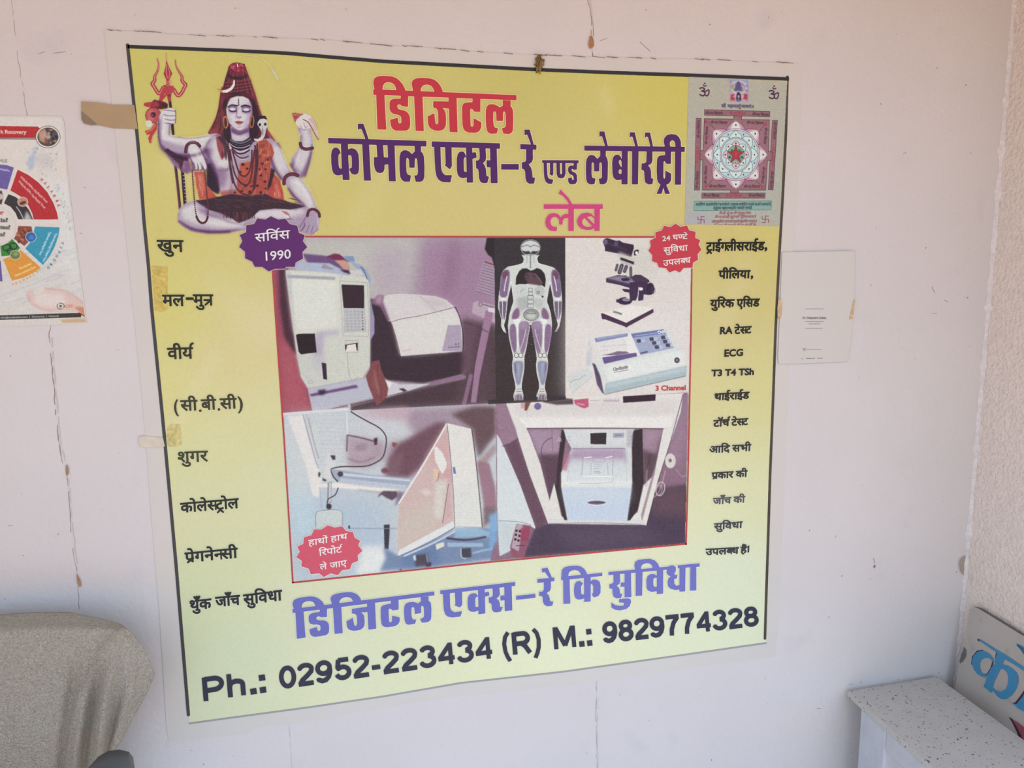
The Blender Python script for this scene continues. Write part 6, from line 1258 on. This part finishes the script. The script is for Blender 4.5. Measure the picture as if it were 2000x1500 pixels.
# ================================================================== painted sign board leaning behind the bench
board = thing('sign_board', 'old beige painted sign board with blue Hindi letters leaning in the right corner', 'sign', (1.52, -.4, 0))
m_board = mat('board_face', albedo(hx('a9a398'), 1250)*np.array([1.12, 1.15, 1.42]), rough=.6, spec=.25, noise=.06, nscale=9, bump=.0008, bscale=60, spots=[(22, .64, .15, (.36, .33, .28))])
m_bedge = mat('board_edge', (.17, .15, .13), rough=.8, noise=.2, nscale=60)
bp0 = np.array([1.545, -.02, .64]); bn = np.array([-1.0, 0, .10]); bn /= np.linalg.norm(bn)
def on_board(px, py, off=0.0): return on_plane(px, py, bp0+bn*off, bn)
c1 = on_board(np.array([1897., 1884.]), np.array([1186., 1205.]))
bt = .012
def bpt(y, z, off=0.): 
    x = bp0[0]-(bn[2]*(z-bp0[2])+bn[1]*(y-bp0[1]))/bn[0]; return np.array([x, y, z])+bn*off
tp = on_board(np.array([1893., 1903., 1912., 2000.]), np.array([1190., 1186., 1189., 1243.]))
face = [tuple(p[1:]) for p in tp]; yt, zt = face[-1]; face += [(yt-.28, zt-.004), (yt-.28, .004), (-.030, .004)]
lft = on_board(np.array([1866., 1873., 1880., 1881., 1887.]), np.array([1340., 1296., 1290., 1262., 1255.])); face += [(-.030, .30)]+[tuple(p[1:]) for p in lft]
for nme, off, m in (('face', 0.0, m_board),):
    P = [bpt(y, z, 0) for y, z in face]; Q = [bpt(y, z, -bt) for y, z in face]; n = len(P); V = P+Q
    tr = tessellate_polygon([[Vector((p[1], p[2], 0)) for p in P]]); F = []
    for t in tr:
        a, b_, c_ = (P[i] for i in t); nn = np.cross(b_-a, c_-a); F.append(tuple(t) if nn[0] < 0 else tuple(reversed(t)))
    mesh('panel', P, F, m_board, board)
    F2 = [tuple(i+n for i in reversed(f_)) for f_ in F]; F2 += [(i, i+n, (i+1) % n+n, (i+1) % n) for i in range(n)]
    mesh('panel_edge', V, F2, m_bedge, board)
T5 = (1840, 1170, 1500/160); T6 = (1600, 1150, 1714/400)
def blet(name, groups, T, colour, off, strokes=()):
    pol = [[crop(p.strip(), *T) for p in g.split('|')] for g in groups]; st = [(crop(s_, *T), w/T[2]) for s_, w in strokes]
    al = np.vstack([p for g in pol for p in g]+[s_[0] for s_ in st]); lo, hi = al.min(0)-4, al.max(0)+4
    f = Field(lo[0], lo[1], hi[0], hi[1], 3)
    for g in pol: f.poly(*[smooth_closed(q, 1) for q in g])
    for s_, w in st: f.line(s_, w)
    f.build(name, mat('board_'+name+colour, albedo(hx(colour), 1280)*1.15, rough=.5, spec=.3, noise=.06, nscale=80), board, off, mapper=lambda x, y, o_: on_board(x, y, o_), arr=gblur(f.a, .6))
KA = ["690,730 990,920 1150,1010 1300,1110 1620,1330 1620,1400 1300,1190 1140,1100 1125,1160 1075,1270 960,1500 930,1620 960,1640 900,1720 760,1600 800,1500 830,1380 900,1260 960,1180 970,1090 1010,990 680,760",
      "940,1090 880,1010 800,960 720,945 640,970 580,1030 550,1110 545,1190 580,1290 640,1370 720,1420 790,1440 830,1380 760,1380 720,1330 695,1260 690,1180 720,1110 790,1075 860,1080 920,1140 950,1150",
      "1120,1195 1200,1215 1290,1270 1370,1350 1400,1430 1395,1530 1360,1640 1280,1760 1180,1830 1080,1830 1000,1770 940,1690 930,1620 990,1670 1080,1700 1160,1650 1200,1560 1215,1450 1190,1350 1130,1290 1070,1270"]
AA = ["1360,830 1390,820 1480,870 1700,1000 1700,1220 1560,1150 1500,1020 1430,920 1370,860"]
blet('lettering_shadow', [g for g in KA], T5, '3c2a42', .0007, [("545,1190 560,1060 640,960 740,940", 26), ("930,1150 900,1260 830,1380 740,1390", 26), ("1215,1340 1240,1450 1215,1560 1180,1640", 22), ("1000,985 980,1080", 26), ("665,745 680,760", 34)])
blet('lettering', KA+AA, T5, '3f82b4', .0010)
B2 = ["1650,460 1665,465 1715,500 1760,520 1760,600 1715,555 1690,510 1655,480", "1714,860 1800,820 1800,1060 1715,1028 1660,1000 1615,955 1640,955 1690,890"]
blet('lettering', B2, T6, '3f82b4', .0010); blet('lettering_shadow', ["1714,850 1728,855 1700,905 1650,965 1615,958 1640,950 1680,900"], T6, '3c2a42', .0012)
blet('red_lettering', ["1590,1075 1650,1110 1720,1160 1800,1200 1800,1330 1714,1305 1680,1230 1640,1150 1600,1095"], T6, '8e5060', .0010); blet('lettering_shadow', ["1585,1072 1610,1085 1650,1150 1690,1230 1714,1290 1714,1310 1680,1270 1650,1190 1610,1110"], T6, '3c2a42', .0012)
fb = Field(1874, 1262, 1892, 1300, 3); fb.poly(np.array([(1883, 1263), (1888, 1270), (1887, 1282), (1881, 1292), (1875, 1296), (1874, 1290), (1879, 1275)])); fb.build('knot_hole', m_bedge, board, .0008, mapper=lambda x, y, o_: on_board(x, y, o_))

# ================================================================== chair with a towel over its back
m_towel = mat('towel_terry', albedo(hx('aaa197'), 1350)*np.array([1.16, 1.22, 1.32]), rough=.95, spec=.05, noise=.22, nscale=240, bump=.008, bscale=300, spots=[(380, .58, .16, (.66, .64, .60))])
m_plastic = mat('chair_plastic', (.10, .11, .12), rough=.4, spec=.4)
m_metal = mat('chair_tube', (.35, .36, .37), rough=.3, metal=.8)
chair = thing('office_chair', 'dark plastic armchair against the wall with its back under the towel', 'chair', (-.60, -.42, 0))
YB = .095                                          # the back stands this far off the wall
def cw(px, py, off): return on_wall(px, py, off)
def rounded(name, x0, x1, z0, z1, y0, y1, r, m, parent, n=6):
    pp = []
    for cx_, cz, a0 in ((x1-r, z1-r, 0), (x0+r, z1-r, 90), (x0+r, z0+r, 180), (x1-r, z0+r, 270)):
        for k in range(n+1): a = math.radians(a0+90*k/n); pp.append((cx_+r*math.cos(a), cz+r*math.sin(a)))
    n_ = len(pp); V = [(x, y0, z) for x, z in pp]+[(x, y1, z) for x, z in pp]; F = [tuple(range(n_)), tuple(range(2*n_-1, n_-1, -1))]+[(i, i+n_, (i+1) % n_+n_, (i+1) % n_) for i in range(n_)]
    o = mesh(name, V, F, m, parent); md = o.modifiers.new('bevel', 'BEVEL'); md.width = .006; md.segments = 2; md.limit_method = 'ANGLE'; return o
rounded('backrest', -.80, -.475, .50, .865, -YB+.0, -YB+.035, .06, m_plastic, chair)
rounded('seat', -.83, -.40, .43, .47, -.66, -.16, .018, m_plastic, chair)
for x in (-.80, -.43):
    for y in (-.63, -.17): tube('leg', [[np.array([x, y, 0.0]), np.array([x*.995, y*.99, .44])]], .011, m_metal, chair, 10)
tube('back_support', [[np.array([-.735, -.12, .44]), np.array([-.735, -.050, .60]), np.array([-.735, -.050, .80])]], .009, m_metal, chair, 10)
tube('back_support', [[np.array([-.53, -.12, .44]), np.array([-.53, -.050, .60]), np.array([-.53, -.050, .80])]], .009, m_metal, chair, 10)
aR = cw(np.array([262.]), np.array([1484.]), .25)[0]
for sx, nm in ((1, 'armrest'), (-1, 'armrest')):
    xe = aR[0] if sx == 1 else -.87; za = aR[2]+.004
    V, F = [], []
    prof = [(0, .030), (.03, .040), (.25, .042), (.42, .036), (.46, .020)]
    for yy, hw in prof:
        for k in range(10):
            a = 2*math.pi*k/10; V.append((xe-sx*.042+hw*math.cos(a), -.215-yy, za-.022+.020*math.sin(a)))
    for i in range(len(prof)-1):
        for k in range(10): k2 = (k+1) % 10; F.append((i*10+k, i*10+k2, (i+1)*10+k2, (i+1)*10+k))
    F.append(tuple(range(10))[::-1]); F.append(tuple((len(prof)-1)*10+k for k in range(10)))
    mesh(nm, V, F, m_plastic, chair, smooth=True)
    tube('arm_post', [[np.array([xe-sx*.045, -.60, .46]), np.array([xe-sx*.045, -.58, za-.03])]], .011, m_plastic, chair, 8)
# towel: front sheet rolled over the top of the back, with a gathered right side
FOLDS = [([(234, 1226), (200, 1262), (172, 1310), (150, 1370), (136, 1440), (128, 1510), (120, 1600)], 4, .006),
         ([(224, 1270), (209, 1340), (197, 1420), (190, 1500), (186, 1580)], 11, .016), ([(168, 1330), (158, 1400), (146, 1470), (138, 1560)], 8, .010),
         ([(150, 1270), (142, 1340), (128, 1430), (119, 1520), (110, 1600)], 11, -.014), ([(196, 1290), (182, 1370), (168, 1450), (160, 1520), (156, 1600)], 8, -.017),
         ([(240, 1310), (222, 1400), (206, 1470), (196, 1540)], 8, -.013), ([(262, 1290), (256, 1350), (232, 1420), (214, 1470)], 9, .008),
         ([(240, 1222), (262, 1241), (285, 1273), (300, 1318)], 3, .002), ([(298, 1322), (284, 1352), (258, 1400), (231, 1450), (203, 1488)], 3.5, .004), ([(-60, 1300), (-40, 1600)], 30, .010), ([(60, 1330), (30, 1600)], 26, .006)]
def towel_mesh():
    topx = np.array([-260, -150, -60, 0, 50, 100, 150, 200, 222, 240]); topy = np.array([1250, 1236, 1226, 1221, 1217, 1215, 1216.5, 1220, 1221, 1221])
    V, F = [], []; NS, NT = 190, 110
    def right(t):          # right outline of the sheet, photo pixels at depth of the fold
        pr = [(240, 1221), (262, 1240), (285, 1272), (303, 1318), (288, 1352), (262, 1400), (235, 1450), (205, 1490), (188, 1530), (176, 1575), (165, 1640)]
        k = t*(len(pr)-1); i = min(int(k), len(pr)-2); f_ = k-i; return np.array(pr[i])*(1-f_)+np.array(pr[i+1])*f_
    for j in range(NT+1):
        t = j/NT
        for i in range(NS+1):
            s_ = i/NS
            xt = -260+(240+260)*s_; yt_ = np.interp(xt, topx, topy); r = right(t)
            yb = 1660.; xb = -260+(165+260)*s_
            # blend: left part hangs straight, right part follows the slanted outline
            x = xt*(1-t)+xb*t; y = yt_*(1-t)+yb*t; wgt = max(0, (s_-.55)/.45)**1.6
            x = x*(1-wgt)+r[0]*wgt; y = y*(1-wgt)+r[1]*wgt
            # folds
            u = s_; fold = 0.0
            for pl, wd_, amp in FOLDS:
                dmin = 1e9
                for (ax, ay), (bx, by) in zip(pl[:-1], pl[1:]):
                    ex, ey = bx-ax, by-ay; tt = max(0, min(1, ((x-ax)*ex+(y-ay)*ey)/(ex*ex+ey*ey))); dmin = min(dmin, math.hypot(x-ax-tt*ex, y-ay-tt*ey))
                if dmin < 4*wd_: fold += amp*math.exp(-(dmin/wd_)**2)*(1 if wd_ < 5 else max(0., min(1., (y-pl[0][1]+12)/95)))
            hem = 0
            bulge = .018*math.sin(math.pi*min(1, t*1.2))*math.sin(math.pi*min(1, u*1.05))
            off = YB+.018+bulge+fold+hem+.045*max(0., u-.8)/.2*(1-t)*0-.02*max(0, (u-.86)/.14)
            if t < .045: off -= .02*(1-t/.045)**2
            V.append(on_wall(x, y, off))
    for j in range(NT):
        for i in range(NS): a = j*(NS+1)+i; F.append((a, a+NS+1, a+NS+2, a+1))
    # over the top and down behind
    n0 = len(V); NB = 10
    for j in range(1, NB+1):
        for i in range(NS+1):
            p = np.array(V[i]); q = j/NB; p[0] -= .06*q*max(0, i/NS-.6)/.4
            ang = min(1, q*2.2)*math.pi/2; back = -.018*(1-math.cos(ang)) ; 
            tp_ = 1-.92*max(0., (i/NS-.72)/.28)**.8
            V.append(p+np.array([0, (.030*math.sin(ang)+.012)*tp_, .004*math.sin(ang*2)-max(0, q-.3)*.42]))
    for j in range(NB):
        for i in range(NS):
            a = (n0+(j-1)*(NS+1)+i) if j > 0 else i; b_ = n0+j*(NS+1)+i; F.append((a, a+1, b_+1, b_))
    return V, F
V, F = towel_mesh(); towel = mesh('towel', V, F, m_towel, None, smooth=True)
tag(towel, 'grey-beige terry towel draped over the chair back at lower left', 'towel')
sd = towel.modifiers.new('thick', 'SOLIDIFY'); sd.thickness = .004; sd.offset = -1
